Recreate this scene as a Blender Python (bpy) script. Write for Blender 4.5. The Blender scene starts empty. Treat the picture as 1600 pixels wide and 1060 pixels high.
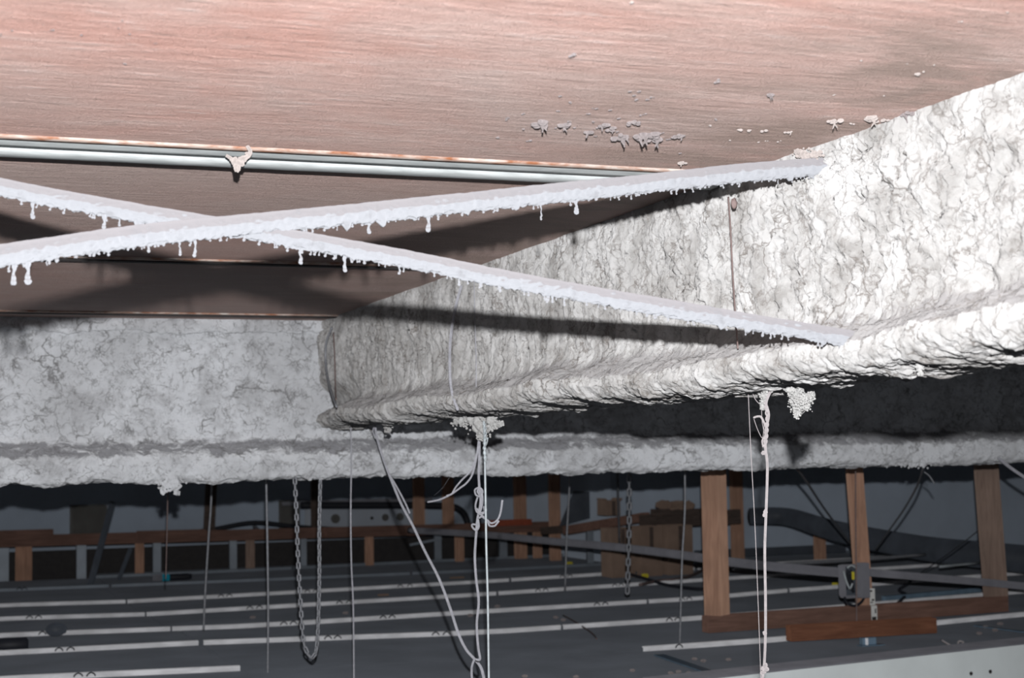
import bpy, math, random
import numpy as np
from mathutils import Vector, Matrix

# ------------------------------------------------------------------ camera, light, exposure
SC = bpy.context.scene
COL = SC.collection
F = 2446.0                      # focal length in pixels of the 1600 px frame
H = 0.95                        # camera height above the suspended ceiling's upper side
_d1 = np.array([6550., -60., -F]); _d1 /= np.linalg.norm(_d1)
_d2 = np.array([-915., -190., -F])
_d3 = np.cross(_d1, _d2); _d3 /= np.linalg.norm(_d3)
_d2 = np.cross(_d3, _d1)
ROT = np.array([_d1, _d2, _d3])  # world = ROT @ camera vector

cam = bpy.data.cameras.new('camera'); camo = bpy.data.objects.new('camera', cam); COL.objects.link(camo)
m4 = Matrix([list(ROT[0]) + [0], list(ROT[1]) + [0], list(ROT[2]) + [H], [0, 0, 0, 1]])
camo.matrix_world = m4
cam.sensor_width = 36.0; cam.lens = 36.0 * F / 1600.0
cam.clip_start = 0.05; cam.clip_end = 100
cam.dof.use_dof = True; cam.dof.focus_distance = 3.3; cam.dof.aperture_fstop = 7.5
SC.camera = camo

SC.view_settings.view_transform = 'Standard'
SC.view_settings.look = 'None'
SC.view_settings.gamma = 1.0
SC.view_settings.exposure = 0.0
SC.view_settings.use_curve_mapping = False

w = bpy.data.worlds.new('dim_void'); SC.world = w; w.use_nodes = True
w.node_tree.nodes['Background'].inputs[0].default_value = (0.86, 0.92, 1.0, 1)
w.node_tree.nodes['Background'].inputs[1].default_value = 0.27

# the photographer's flash, on top of the camera
fl = bpy.data.lights.new('camera_flash', 'SPOT')
fl.energy = 960.0; fl.shadow_soft_size = 0.013; fl.spot_size = math.radians(88); fl.spot_blend = 0.9
fl.color = (0.99, 0.99, 1.0)
fl.use_nodes = True
_em = fl.node_tree.nodes['Emission']; _lf = fl.node_tree.nodes.new('ShaderNodeLightFalloff')
_lf.inputs['Strength'].default_value = 1.0; _lf.inputs['Smooth'].default_value = 4.0   # falloff flattened close up to keep near beam and rods from clipping
fl.node_tree.links.new(_lf.outputs['Quadratic'], _em.inputs['Strength'])
flo = bpy.data.objects.new('camera_flash', fl); COL.objects.link(flo)
up = Vector(ROT @ np.array([0, 1, 0])); rt = Vector(ROT @ np.array([1, 0, 0]))
flo.location = Vector((0, 0, H)) + up * 0.152 + rt * 0.012
aim = Vector(ROT @ np.array([-0.10, 0.06, -1.0]))
flo.rotation_euler = aim.to_track_quat('-Z', 'Y').to_euler()

# ------------------------------------------------------------------ pixel -> place helpers
def ray(x, y): return ROT @ np.array([x - 800.0, 530.0 - y, -F]) / F
def onz(x, y, z): r = ray(x, y); p = r * ((z - H) / r[2]); return Vector((p[0], p[1], p[2] + H))
def onX(x, y, X): r = ray(x, y); p = r * (X / r[0]); return Vector((p[0], p[1], p[2] + H))
def onY(x, y, Y): r = ray(x, y); p = r * (Y / r[1]); return Vector((p[0], p[1], p[2] + H))
def onD(x, y, D): p = ray(x, y) * D; return Vector((p[0], p[1], p[2] + H))
DECK = H + 0.525

# ------------------------------------------------------------------ numpy noise
_rs = np.random.RandomState(7)
_perm = np.concatenate([_rs.permutation(256)] * 3)
_grad = _rs.normal(size=(256, 3)); _grad /= np.linalg.norm(_grad, axis=1)[:, None]
def pn(p):
    p = np.asarray(p, float); i = np.floor(p).astype(int); f = p - i; i &= 255
    u = f * f * f * (f * (f * 6 - 15) + 10); r = 0
    for dx in (0, 1):
        for dy in (0, 1):
            for dz in (0, 1):
                h = _perm[_perm[_perm[(i[:, 0] + dx) & 255] + ((i[:, 1] + dy) & 255)] + ((i[:, 2] + dz) & 255)]
                g = _grad[h]; d = f - np.array([dx, dy, dz])
                wgt = (u[:, 0] if dx else 1 - u[:, 0]) * (u[:, 1] if dy else 1 - u[:, 1]) * (u[:, 2] if dz else 1 - u[:, 2])
                r = r + wgt * (g * d).sum(1)
    return r * 1.6
def fbm(p, o=4, g=.5):
    a = 1; s = 0; t = 0
    for k in range(o): s = s + a * pn(p * 2 ** k + 17.3 * k); t += a; a *= g
    return s / t
def billow(p, o=3):
    a = 1; s = 0; t = 0
    for k in range(o): s = s + a * (1 - np.abs(pn(p * 2 ** k + 9.1 * k)) * 2); t += a; a *= .5
    return s / t
def voro(u, v, seed=0):
    iu = np.floor(u).astype(int); iv = np.floor(v).astype(int)
    f1 = np.full(u.shape, 9.); f2 = np.full(u.shape, 9.)
    for a in (-1, 0, 1):
        for b in (-1, 0, 1):
            cu = iu + a; cv = iv + b
            h = _perm[(_perm[(cu + seed) & 255] + cv) & 255]
            px = cu + (h / 255.); py = cv + (_perm[(h + 31) & 255] / 255.)
            d = np.hypot(px - u, py - v)
            f2 = np.where(d < f1, f1, np.minimum(f2, d)); f1 = np.minimum(f1, d)
    return f1, f2
def sstep(a, b, x): t = np.clip((x - a) / (b - a), 0, 1); return t * t * (3 - 2 * t)

# ------------------------------------------------------------------ materials
def lin(c): return tuple((v / 255 / 12.92) if v <= 10 else (((v / 255 + .055) / 1.055) ** 2.4) for v in c) + (1,)
class NT:
    def __init__(s, name):
        s.m = bpy.data.materials.new(name); s.m.use_nodes = True; s.t = s.m.node_tree
        s.b = s.t.nodes['Principled BSDF']; s.tc = s.n('ShaderNodeTexCoord')
    def n(s, ty, **k):
        nd = s.t.nodes.new(ty)
        for a, b in k.items(): setattr(nd, a, b)
        return nd
    def l(s, a, b): s.t.links.new(a, b)
    def coord(s, scale=(1, 1, 1), rot=(0, 0, 0)):
        mp = s.n('ShaderNodeMapping'); mp.inputs['Scale'].default_value = scale; mp.inputs['Rotation'].default_value = rot
        s.l(s.tc.outputs['Object'], mp.inputs['Vector']); return mp.outputs[0]
    def noise(s, vec, scale, detail=5, rough=.55, dist=0):
        nd = s.n('ShaderNodeTexNoise'); nd.inputs['Scale'].default_value = scale; nd.inputs['Detail'].default_value = detail
        nd.inputs['Roughness'].default_value = rough; nd.inputs['Distortion'].default_value = dist
        s.l(vec, nd.inputs['Vector']); return nd.outputs['Fac']
    def ramp(s, fac, stops):
        r = s.n('ShaderNodeValToRGB'); e = r.color_ramp.elements
        while len(e) < len(stops): e.new(.5)
        for el, (p, c) in zip(e, stops): el.position = p; el.color = c if len(c) == 4 else lin(c)
        s.l(fac, r.inputs[0]); return r.outputs[0]
    def mix(s, fac, a, b, mode='MIX'):
        x = s.n('ShaderNodeMix', data_type='RGBA', blend_type=mode)
        for sock, v in ((x.inputs['Factor'], fac), (x.inputs['A'], a), (x.inputs['B'], b)):
            if hasattr(v, 'is_output'): s.l(v, sock)
            else: sock.default_value = v
        return x.outputs['Result']
    def bump(s, hgt, strength, dist, prev=None):
        b = s.n('ShaderNodeBump'); b.inputs['Strength'].default_value = strength; b.inputs['Distance'].default_value = dist
        s.l(hgt, b.inputs['Height'])
        if prev is not None: s.l(prev, b.inputs['Normal'])
        return b.outputs[0]
    def out(s, col, rough=.9, nrm=None, metal=0, spec=.3, sheen=0):
        if hasattr(col, 'is_output'): s.l(col, s.b.inputs['Base Color'])
        else: s.b.inputs['Base Color'].default_value = col
        if hasattr(rough, 'is_output'): s.l(rough, s.b.inputs['Roughness'])
        else: s.b.inputs['Roughness'].default_value = rough
        s.b.inputs['Metallic'].default_value = metal; s.b.inputs['Specular IOR Level'].default_value = spec
        s.b.inputs['Diffuse Roughness'].default_value = 1.0 if metal == 0 else 0
        if sheen: s.b.inputs['Sheen Weight'].default_value = sheen; s.b.inputs['Sheen Roughness'].default_value = .6; s.b.inputs['Sheen Tint'].default_value = (1, .80, .74, 1)
        if nrm is not None: s.l(nrm, s.b.inputs['Normal'])
        return s.m
W1 = (1, 1, 1, 1); B0 = (0, 0, 0, 1)

def mat_spray(name, base, dirt, dark, s1=9., streak=(1, 1, 1), dirt_amt=(.45, .62), top=(.36, .35, .36, 1), speck=.5, crk=1.0, led=.27):
    t = NT(name); v = t.coord(); vs = t.coord(streak)
    n1 = t.noise(v, s1 * .35, 4, .6, .6); n2 = t.noise(vs, s1 * 4, 6, .72, 1.2); n3 = t.noise(v, s1 * 22, 3, .7)
    f = t.ramp(t.noise(v, s1, 7, .68, .5), [(dirt_amt[0], B0), (dirt_amt[1], W1)])
    c = t.mix(f, base, dirt)
    c = t.mix(t.ramp(n1, [(.42, B0), (.66, (.55, .55, .55, 1))]), c, dirt)
    pit = t.ramp(n2, [(.27, (speck, speck, speck, 1)), (.42, B0)])
    c = t.mix(pit, c, dark)
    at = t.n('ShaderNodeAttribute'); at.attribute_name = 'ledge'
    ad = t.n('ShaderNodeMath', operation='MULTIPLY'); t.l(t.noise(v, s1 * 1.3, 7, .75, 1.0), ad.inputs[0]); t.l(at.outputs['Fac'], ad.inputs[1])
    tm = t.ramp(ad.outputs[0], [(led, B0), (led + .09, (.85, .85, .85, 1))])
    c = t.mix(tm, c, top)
    # dark crack lines in the coating's colour: two sizes of warped cell edges, broken up by noise
    b = t.bump(n3, .5, .002); b = t.bump(n2, .8, .006, b)
    wn = t.n('ShaderNodeTexNoise'); wn.inputs['Scale'].default_value = s1 * 1.6; wn.inputs['Detail'].default_value = 5; t.l(v, wn.inputs['Vector'])
    wv = t.n('ShaderNodeVectorMath', operation='SCALE'); t.l(wn.outputs['Color'], wv.inputs[0]); wv.inputs['Scale'].default_value = .16
    wa = t.n('ShaderNodeVectorMath', operation='ADD'); t.l(v, wa.inputs[0]); t.l(wv.outputs[0], wa.inputs[1])
    for sc_, wd_, am_ in ((7, .035, .75), (17, .06, .6), (38, .10, .5)):
        vo = t.n('ShaderNodeTexVoronoi', feature='DISTANCE_TO_EDGE'); vo.inputs['Scale'].default_value = sc_ * crk; t.l(wa.outputs[0], vo.inputs['Vector'])
        ln = t.ramp(vo.outputs['Distance'], [(0, W1), (wd_, B0)])
        mk = t.ramp(t.noise(v, sc_ * .8, 3, .6), [(.47, B0), (.60, (am_, am_, am_, 1))])
        ml = t.mix(1.0, ln, mk, 'MULTIPLY'); c = t.mix(ml, c, dark); b = t.bump(vo.outputs['Distance'], .35, .02 / sc_ * 2, b)
    return t.out(c, .95, b, spec=.15)
M = {}
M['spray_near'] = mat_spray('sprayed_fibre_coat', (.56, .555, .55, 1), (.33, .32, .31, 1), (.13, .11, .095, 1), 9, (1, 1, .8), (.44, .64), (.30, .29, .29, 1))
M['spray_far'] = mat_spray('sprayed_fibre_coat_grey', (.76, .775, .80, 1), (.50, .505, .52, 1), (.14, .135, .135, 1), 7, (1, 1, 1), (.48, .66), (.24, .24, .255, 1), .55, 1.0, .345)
M['fluff'] = mat_spray('fibre_fluff', (.58, .58, .57, 1), (.45, .44, .43, 1), (.35, .33, .32, 1), 40, (1, 1, 1), (.5, .7), (.7, .7, .7, 1), .3)

def mat_rod():
    t = NT('frosted_dust'); v = t.coord()
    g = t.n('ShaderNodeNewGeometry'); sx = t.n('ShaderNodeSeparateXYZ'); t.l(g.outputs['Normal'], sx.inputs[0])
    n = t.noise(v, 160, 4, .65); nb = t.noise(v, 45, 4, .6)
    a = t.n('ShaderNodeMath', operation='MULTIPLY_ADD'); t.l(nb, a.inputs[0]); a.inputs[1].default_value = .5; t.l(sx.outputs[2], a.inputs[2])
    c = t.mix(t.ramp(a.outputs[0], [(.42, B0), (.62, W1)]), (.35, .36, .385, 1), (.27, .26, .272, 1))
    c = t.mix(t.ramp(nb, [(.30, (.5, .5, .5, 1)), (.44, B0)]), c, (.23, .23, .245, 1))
    return t.out(c, .85, t.bump(n, .5, .002), spec=.3)
M['rod'] = mat_rod()

def mat_deck():
    t = NT('dusty_red_board'); v = t.coord((.32, 1, 1)); vf = t.coord((.2, 1, 1)); vp = t.coord()
    big = t.noise(vp, 1.4, 4, .55, .4); mid = t.noise(v, 9, 6, .62, .6); fine = t.noise(vf, 60, 6, .7, .3); sp = t.noise(vp, 230, 3, .6)
    c = t.ramp(mid, [(.30, (.57, .30, .24, 1)), (.50, (.65, .385, .325, 1)), (.68, (.72, .51, .45, 1))])
    c = t.mix(t.ramp(big, [(.40, B0), (.66, (.75, .75, .75, 1))]), c, (.60, .49, .45, 1))
    c = t.mix(t.ramp(fine, [(.56, B0), (.74, (.7, .7, .7, 1))]), c, (.80, .71, .68, 1))
    c = t.mix(t.ramp(fine, [(.28, (.6, .6, .6, 1)), (.44, B0)]), c, (.30, .185, .155, 1))
    # greyer, dirtier board beyond the metal joint strip
    sx = t.n('ShaderNodeSeparateXYZ'); t.l(t.tc.outputs['Object'], sx.inputs[0])
    a = t.n('ShaderNodeMath', operation='MULTIPLY_ADD'); t.l(big, a.inputs[0]); a.inputs[1].default_value = 1.5; t.l(sx.outputs[1], a.inputs[2])
    mr = t.n('ShaderNodeMapRange'); mr.inputs['From Min'].default_value = 2.6; mr.inputs['From Max'].default_value = 3.9; t.l(a.outputs[0], mr.inputs['Value'])
    c2 = t.mix(.5, c, (.33, .25, .225, 1))
    c = t.mix(mr.outputs[0], c, c2)
    # brownish water staining towards the sprayed beam
    st = t.noise(t.coord((.5, 1.3, 1), (0, 0, -.35)), 3.2, 5, .6, 1.0)
    mx = t.n('ShaderNodeMapRange'); mx.inputs['From Min'].default_value = .75; mx.inputs['From Max'].default_value = 1.25; t.l(sx.outputs[0], mx.inputs['Value'])
    sm = t.n('ShaderNodeMath', operation='MULTIPLY'); t.l(mx.outputs[0], sm.inputs[0]); t.l(t.ramp(st, [(.45, B0), (.6, W1)]), sm.inputs[1])
    c = t.mix(sm.outputs[0], c, (.35, .25, .21, 1))
    spk = t.ramp(sp, [(.66, B0), (.74, (.8, .8, .8, 1))])
    c = t.mix(spk, c, (.72, .68, .66, 1))
    b = t.bump(sp, 1, .004); b = t.bump(fine, 1, .010, b); b = t.bump(mid, .5, .012, b)
    return t.out(c, .62, b, spec=.35, sheen=.5)
M['deck'] = mat_deck()

def mat_plain(name, c, rough=.6, metal=0, var=.25, scale=20, bump=.0, spec=.4, stretch=(1, 1, 1), c2=None):
    t = NT(name); n = t.noise(t.coord(stretch), scale, 5, .6, .2)
    c = c if len(c) == 4 else lin(c)
    d = c2 if c2 else tuple(v * (1 - var) for v in c[:3]) + (1,)
    col = t.mix(t.ramp(n, [(.35, B0), (.65, W1)]), c, d)
    return t.out(col, rough, t.bump(n, .4, bump) if bump else None, metal, spec)
def mat_wood(name, c, c2, stretch=(14, 14, 1.2)):
    t = NT(name); v = t.coord(stretch); n = t.noise(v, 3.2, 6, .65, .8); g = t.noise(t.coord(), 3.5, 3)
    col = t.ramp(n, [(.3, c2), (.62, c)]); col = t.mix(t.ramp(g, [(.4, B0), (.65, (.6, .6, .6, 1))]), col, tuple(v * .62 for v in c[:3]) + (1,))
    return t.out(col, .8, t.bump(n, .3, .002), spec=.2)
M['wood'] = mat_wood('raw_timber', (.60, .37, .26, 1), (.40, .23, .16, 1))
M['wood_grey'] = mat_wood('weathered_timber', (.40, .29, .235, 1), (.25, .175, .14, 1))
M['wood_rail'] = mat_wood('brown_timber', (.27, .155, .12, 1), (.15, .085, .065, 1), (1.2, 14, 14))
M['wood_red'] = mat_wood('red_brown_timber', (.27, .12, .07, 1), (.17, .07, .042, 1), (1.2, 14, 14))
M['wood_dark'] = mat_wood('dark_timber', (.13, .095, .08, 1), (.06, .045, .04, 1), (1.2, 14, 14))
M['pan'] = mat_plain('grey_pan_metal', (.155, .17, .195, 1), .75, 0, .22, 2.2, .0, .3)
M['lip'] = mat_plain('white_folded_edge', (.95, .95, .97, 1), .45, 0, .25, 6, 0, .5, (1, 3, 3))
M['white_metal'] = mat_plain('white_enamel', (.88, .93, .93, 1), .4, 0, .08, 3)
M['wall'] = mat_plain('grey_plaster', (.54, .61, .70, 1), .95, 0, .15, 1.3, 0, .1)
M['duct_paint'] = mat_plain('pale_duct_paint', (.52, .56, .62, 1), .7, 0, .1, 3)
M['wall_dark'] = mat_plain('stained_plaster', (.17, .165, .155, 1), .95, 0, .3, 3, 0, .1)
M['conduit'] = mat_plain('grey_conduit', (.26, .26, .29, 1), .6, 0, .2, 8)
M['dark_metal'] = mat_plain('dark_metal', (.10, .115, .14, 1), .6, 0, .3, 6)
M['black'] = mat_plain('black_rubber', (.02, .022, .03, 1), .6, 0, .2, 12)
M['zinc'] = mat_plain('zinc_stud', (.30, .34, .39, 1), .5, .2, .2, 6)
M['blue_zinc'] = mat_plain('blue_zinc_plate', (.26, .38, .50, 1), .45, .2, .2, 20)
M['silver'] = mat_plain('galvanised_steel', (.74, .78, .78, 1), .5, .1, .35, 14, .0008, .5, (1, 6, 6), (.50, .53, .53, 1))
M['rust'] = mat_plain('rusty_steel', (.66, .60, .55, 1), .7, .1, .5, 22, .001, .4, (1, 3, 3), (.34, .13, .06, 1))
M['groove'] = mat_plain('grimy_groove_and_gap', (.05, .045, .045, 1), .8)
M['rope'] = mat_plain('white_cord', (.44, .405, .41, 1), .9, 0, .2, 90, .0006)
M['cord_grey'] = mat_plain('grey_cord', (.46, .46, .50, 1), .8, 0, .25, 70, .0004)
M['wire_pale'] = mat_plain('pale_wire', (.66, .72, .75, 1), .6, .2, .25, 60)
M['wire_grey'] = mat_plain('grey_wire', (.36, .37, .40, 1), .6, .2, .3, 60)
M['wire_dark'] = mat_plain('dark_wire', (.13, .135, .15, 1), .6, .2, .3, 60)
M['wire_rust'] = mat_plain('rusty_wire', (.27, .20, .19, 1), .7, .1, .3, 60)
M['card'] = mat_plain('brown_cardboard', (.30, .21, .16, 1), .9, 0, .2, 8)
M['yellow'] = mat_plain('yellow_tape', (.75, .65, .05, 1), .6)
M['orange'] = mat_plain('orange_red_board', (.42, .10, .05, 1), .8)
M['red'] = mat_plain('red_board', (.40, .06, .05, 1), .8)
M['teal'] = mat_plain('blue_plastic', (.02, .38, .52, 1), .4)
M['label'] = mat_plain('white_paper', (.75, .75, .73, 1), .7, 0, .05)
M['flake'] = mat_plain('grey_dust', (.30, .265, .265, 1), .95, 0, .3, 120, .001, .1)
M['flake_w'] = mat_plain('pale_dust', (.46, .41, .39, 1), .95, 0, .2, 120, .001, .1)

# ------------------------------------------------------------------ mesh builder and object helpers
class MB:
    def __init__(s): s.v = []; s.f = []
    def add(s, vs, fs):
        k = len(s.v); s.v += [tuple(v) for v in vs]; s.f += [tuple(i + k for i in f) for f in fs]; return s
    def box(s, c, sx, sy, sz, R=None):
        R = R or Matrix.Identity(3); c = Vector(c)
        vs = [c + R @ Vector((a * sx / 2, b * sy / 2, d * sz / 2)) for a in (-1, 1) for b in (-1, 1) for d in (-1, 1)]
        return s.add(vs, [(0, 1, 3, 2), (4, 6, 7, 5), (0, 4, 5, 1), (2, 3, 7, 6), (0, 2, 6, 4), (1, 5, 7, 3)])
    def bar(s, p0, p1, wd, ht, upv=(0, 0, 1)):
        p0 = Vector(p0); p1 = Vector(p1); x = (p1 - p0); L = x.length; x.normalize()
        u = Vector(upv); y = u.cross(x)
        if y.length < 1e-4: y = Vector((1, 0, 0))
        y.normalize(); z = x.cross(y)
        R = Matrix((x, y, z)).transposed()
        return s.box((p0 + p1) / 2, L, wd, ht, R)
    def tube(s, pts, r, n=7, smooth=0, ends=True):
        P = [Vector(p) for p in pts]
        if smooth: P = catmull(P, smooth)
        N = len(P); rr = r if callable(r) else (lambda t: r)
        vs = []; fs = []; t0 = (P[1] - P[0]).normalized()
        a = t0.orthogonal().normalized()
        for i, p in enumerate(P):
            t = (P[min(i + 1, N - 1)] - P[max(i - 1, 0)]).normalized()
            a = (a - t * a.dot(t)).normalized(); b = t.cross(a); R_ = rr(i / (N - 1))
            for k in range(n):
                q = 2 * math.pi * k / n; vs.append(p + (a * math.cos(q) + b * math.sin(q)) * R_)
        for i in range(N - 1):
            for k in range(n):
                fs.append((i * n + k, i * n + (k + 1) % n, (i + 1) * n + (k + 1) % n, (i + 1) * n + k))
        if ends: fs.append(tuple(range(n))[::-1]); fs.append(tuple((N - 1) * n + k for k in range(n)))
        return s.add(vs, fs)
    def lathe(s, prof, org, axis, n=20):
        ax = Vector(axis).normalized(); a = ax.orthogonal().normalized(); b = ax.cross(a); org = Vector(org)
        vs = []; fs = []
        for (h, r) in prof:
            for k in range(n):
                q = 2 * math.pi * k / n; vs.append(org + ax * h + (a * math.cos(q) + b * math.sin(q)) * max(r, 1e-4))
        for i in range(len(prof) - 1):
            for k in range(n): fs.append((i * n + k, i * n + (k + 1) % n, (i + 1) * n + (k + 1) % n, (i + 1) * n + k))
        fs.append(tuple(range(n))[::-1]); fs.append(tuple((len(prof) - 1) * n + k for k in range(n)))
        return s.add(vs, fs)
    def blob(s, c, r, n=5, amp=.4, fr=2., st=(1, 1, 1)):
        c = Vector(c); vs = []; fs = []; m = n * 2
        P = []
        for i in range(n + 1):
            th = math.pi * i / n
            for k in range(m): ph = 2 * math.pi * k / m; P.append((math.sin(th) * math.cos(ph), math.sin(th) * math.sin(ph), math.cos(th)))
        P = np.array(P); d = 1 + amp * billow(P * fr + np.array([c[0] * 37, c[1] * 29, c[2] * 41]), 3)
        Q = P * d[:, None] * r * np.array(st)
        for i in range(n):
            for k in range(m): fs.append((i * m + k, (i + 1) * m + k, (i + 1) * m + (k + 1) % m, i * m + (k + 1) % m))
        return s.add([Vector(q) + c for q in Q], fs)
    def build(s, name, mat, parent=None, smooth=False, bevel=0):
        me = bpy.data.meshes.new(name); me.from_pydata([tuple(v) for v in s.v], [], s.f); me.update()
        me.materials.append(M[mat])
        if smooth: me.polygons.foreach_set('use_smooth', [True] * len(me.polygons))
        o = bpy.data.objects.new(name, me); COL.objects.link(o)
        if parent is not None: o.parent = parent; o.matrix_parent_inverse = Matrix.Identity(4) if parent.parent is not None else Matrix.Translation(-parent.location)
        if bevel:
            b = o.modifiers.new('bevel', 'BEVEL'); b.width = bevel; b.segments = 2; b.limit_method = 'ANGLE'
        return o
def catmull(P, k):
    out = []
    for i in range(len(P) - 1):
        p0 = P[max(i - 1, 0)]; p1 = P[i]; p2 = P[i + 1]; p3 = P[min(i + 2, len(P) - 1)]
        for j in range(k):
            t = j / k
            out.append(.5 * ((2 * p1) + (p2 - p0) * t + (2 * p0 - 5 * p1 + 4 * p2 - p3) * t * t + (3 * p1 - p0 - 3 * p2 + p3) * t ** 3))
    out.append(P[-1]); return out
def tag(o, label=None, cat=None, group=None, kind=None):
    if label: o['label'] = label
    if cat: o['category'] = cat
    if group: o['group'] = group
    if kind: o['kind'] = kind
    return o
def thing(name, label, cat, loc, group=None):
    o = bpy.data.objects.new(name, None); o.empty_display_size = .05; COL.objects.link(o); o.location = Vector(loc)
    return tag(o, label, cat, group)
def copy_tree(o, parent=None):
    c = o.copy(); COL.objects.link(c)
    if parent is not None: c.parent = parent
    for ch in list(o.children): copy_tree(ch, c)
    return c

# ------------------------------------------------------------------ sprayed profiles (structure)
def resample(prof, step):
    out = []
    P = [np.array(p) for p in prof]
    for i in range(len(P) - 1):
        L = np.linalg.norm(P[i + 1] - P[i]); k = max(1, int(round(L / (step[i] if isinstance(step, list) else step))))
        for j in range(k): out.append(P[i] + (P[i + 1] - P[i]) * j / k)
    out.append(P[-1]); return np.array(out)
def smooth_open(p, it):
    for _ in range(it): q = p.copy(); q[1:-1] = .25 * p[:-2] + .5 * p[1:-1] + .25 * p[2:]; p = q
    return p
def sprayed(name, prof, ts, axis, disp, mat, label, shift=None):
    """profile (across, z) swept along the other axis; disp(A, S, T, sec) returns outward shifts."""
    n = len(prof); tg = np.gradient(prof, axis=0); tg /= np.linalg.norm(tg, axis=1)[:, None] + 1e-9
    nrm = np.stack([tg[:, 1], -tg[:, 0]], 1)          # outward normal in (across, z)
    s = np.concatenate([[0], np.cumsum(np.linalg.norm(np.diff(prof, axis=0), axis=1))])
    T, I = np.meshgrid(ts, np.arange(n), indexing='ij'); T = T.ravel(); I = I.ravel()
    a = prof[I, 0]; z = prof[I, 1]; S = s[I]
    d = disp(T, S, a, z)
    a2 = a + nrm[I, 0] * d; z2 = z + nrm[I, 1] * d
    if shift: da, dz = shift(T, a, z); a2 = a2 + da; z2 = z2 + dz
    V = np.stack([a2, T, z2 + H], 1) if axis == 'Y' else np.stack([T, a2, z2 + H], 1)
    m = len(ts); q = np.arange((m - 1) * (n - 1)); r = q // (n - 1); c = q % (n - 1)
    i0 = r * n + c
    Fc = np.stack([i0, i0 + 1, i0 + n + 1, i0 + n], 1)
    if axis == 'Y': Fc = Fc[:, ::-1]
    me = bpy.data.meshes.new(name)
    me.vertices.add(len(V)); me.vertices.foreach_set('co', V.ravel())
    me.loops.add(Fc.size); me.loops.foreach_set('vertex_index', Fc.ravel())
    me.polygons.add(len(Fc)); me.polygons.foreach_set('loop_start', np.arange(0, Fc.size, 4)); me.polygons.foreach_set('loop_total', np.full(len(Fc), 4))
    me.polygons.foreach_set('use_smooth', np.ones(len(Fc), bool))
    me.update(calc_edges=True)
    sgn = 1.0; up_ = smooth_open(np.stack([nrm[:, 1]] * 2, 1), 6)[:, 0]
    la = me.attributes.new('ledge', 'FLOAT', 'POINT'); la.data.foreach_set('value', np.clip(up_, 0, 1)[I].astype(np.float32))
    me.materials.append(M[mat]); o = bpy.data.objects.new(name, me); COL.objects.link(o)
    return o

def disp_near(T, S, a, z):
    p = np.stack([T, z, a * .5], 1)
    web = sstep(.20, .26, z) * (a < 1.5)
    fl_ = (1 - sstep(.17, .25, z))
    rough = sstep(3.6, 2.0, T)                                  # coarser lumps near the viewer
    d = .018 * fbm(p * [7, 7, 7], 3) + .017 * rough * (billow(p * [13, 15, 13] + fbm(p * 8 + 3, 2)[:, None], 3) - .3) * web - .010
    d += .0065 * (1 - rough * .5) * web * billow(p * [62, 11, 20] + fbm(p * 9, 2)[:, None] * 1.2, 2)      # vertical combing
    d += .0055 * billow(p * [52, 52, 40], 3) + .0022 * billow(p * 150, 2)
    q = T * 85 + z * 75 + 9 * fbm(p * 9, 3)                      # slanted trowel ripples on the flange
    d += .0030 * fl_ * (np.abs(np.sin(q)) - .5) * (.4 + billow(p * 18, 2))
    w1 = fbm(p * 14, 3); w2 = fbm(p * 14 + 40, 3)
    f1, f2 = voro(T * 9 + w1 * 1.6, z * 9 + w2 * 1.6, 3)
    crack = (1 - sstep(.0, .055, f2 - f1)) * sstep(-.15, .15, fbm(p * 5 + 11, 2))
    d -= .014 * crack * (web + .4 * fl_)
    d += .006 * rough * web * (billow(p * [34, 38, 30] + 6, 3) - .3)
    f1, f2 = voro(T * 24 + w1 * 2, z * 24 + w2 * 2, 9)
    d -= .0045 * (1 - sstep(0, .12, f2 - f1)) * web * sstep(-.1, .2, fbm(p * 6 + 3, 2))
    d += .010 * np.maximum(fbm(p * 22 + 5, 3) - .18, 0) * 2
    edge = np.exp(-((z - .115) / .02) ** 2)
    d += edge * (.010 * fbm(p * [5, 1, 1], 2) + .004 * billow(p * [90, 60, 60], 2))
    near_deck = sstep(.50, .525, z)
    return d * (1 - .6 * near_deck)
def shift_near(T, a, z):
    low = 1 - sstep(.20, .30, z)
    return low * (a < 1.5) * .10 * sstep(5.2, 6.1, T), low * (-.016 + .030 * sstep(2.3, 1.75, T) + .006 * np.sin(T * 6))
npf = resample([(1.462, .527), (1.452, .46), (1.455, .33), (1.45, .235), (1.43, .210), (1.385, .196), (1.350, .176), (1.345, .148), (1.370, .126), (1.45, .118), (1.57, .118), (1.625, .132), (1.635, .16), (1.61, .19), (1.56, .215), (1.545, .26), (1.545, .527)],
               [.0042] * 9 + [.006] + [.012] * 7)
npf = smooth_open(npf, 5)
ts = [.75]
while ts[-1] < 6.16: ts.append(ts[-1] + .0021 * max(ts[-1], 1.2))
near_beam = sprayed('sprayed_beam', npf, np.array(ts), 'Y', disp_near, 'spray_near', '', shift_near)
tag(near_beam, 'thick white sprayed fibre coated steel beam running from the right foreground', 'beam')

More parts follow.
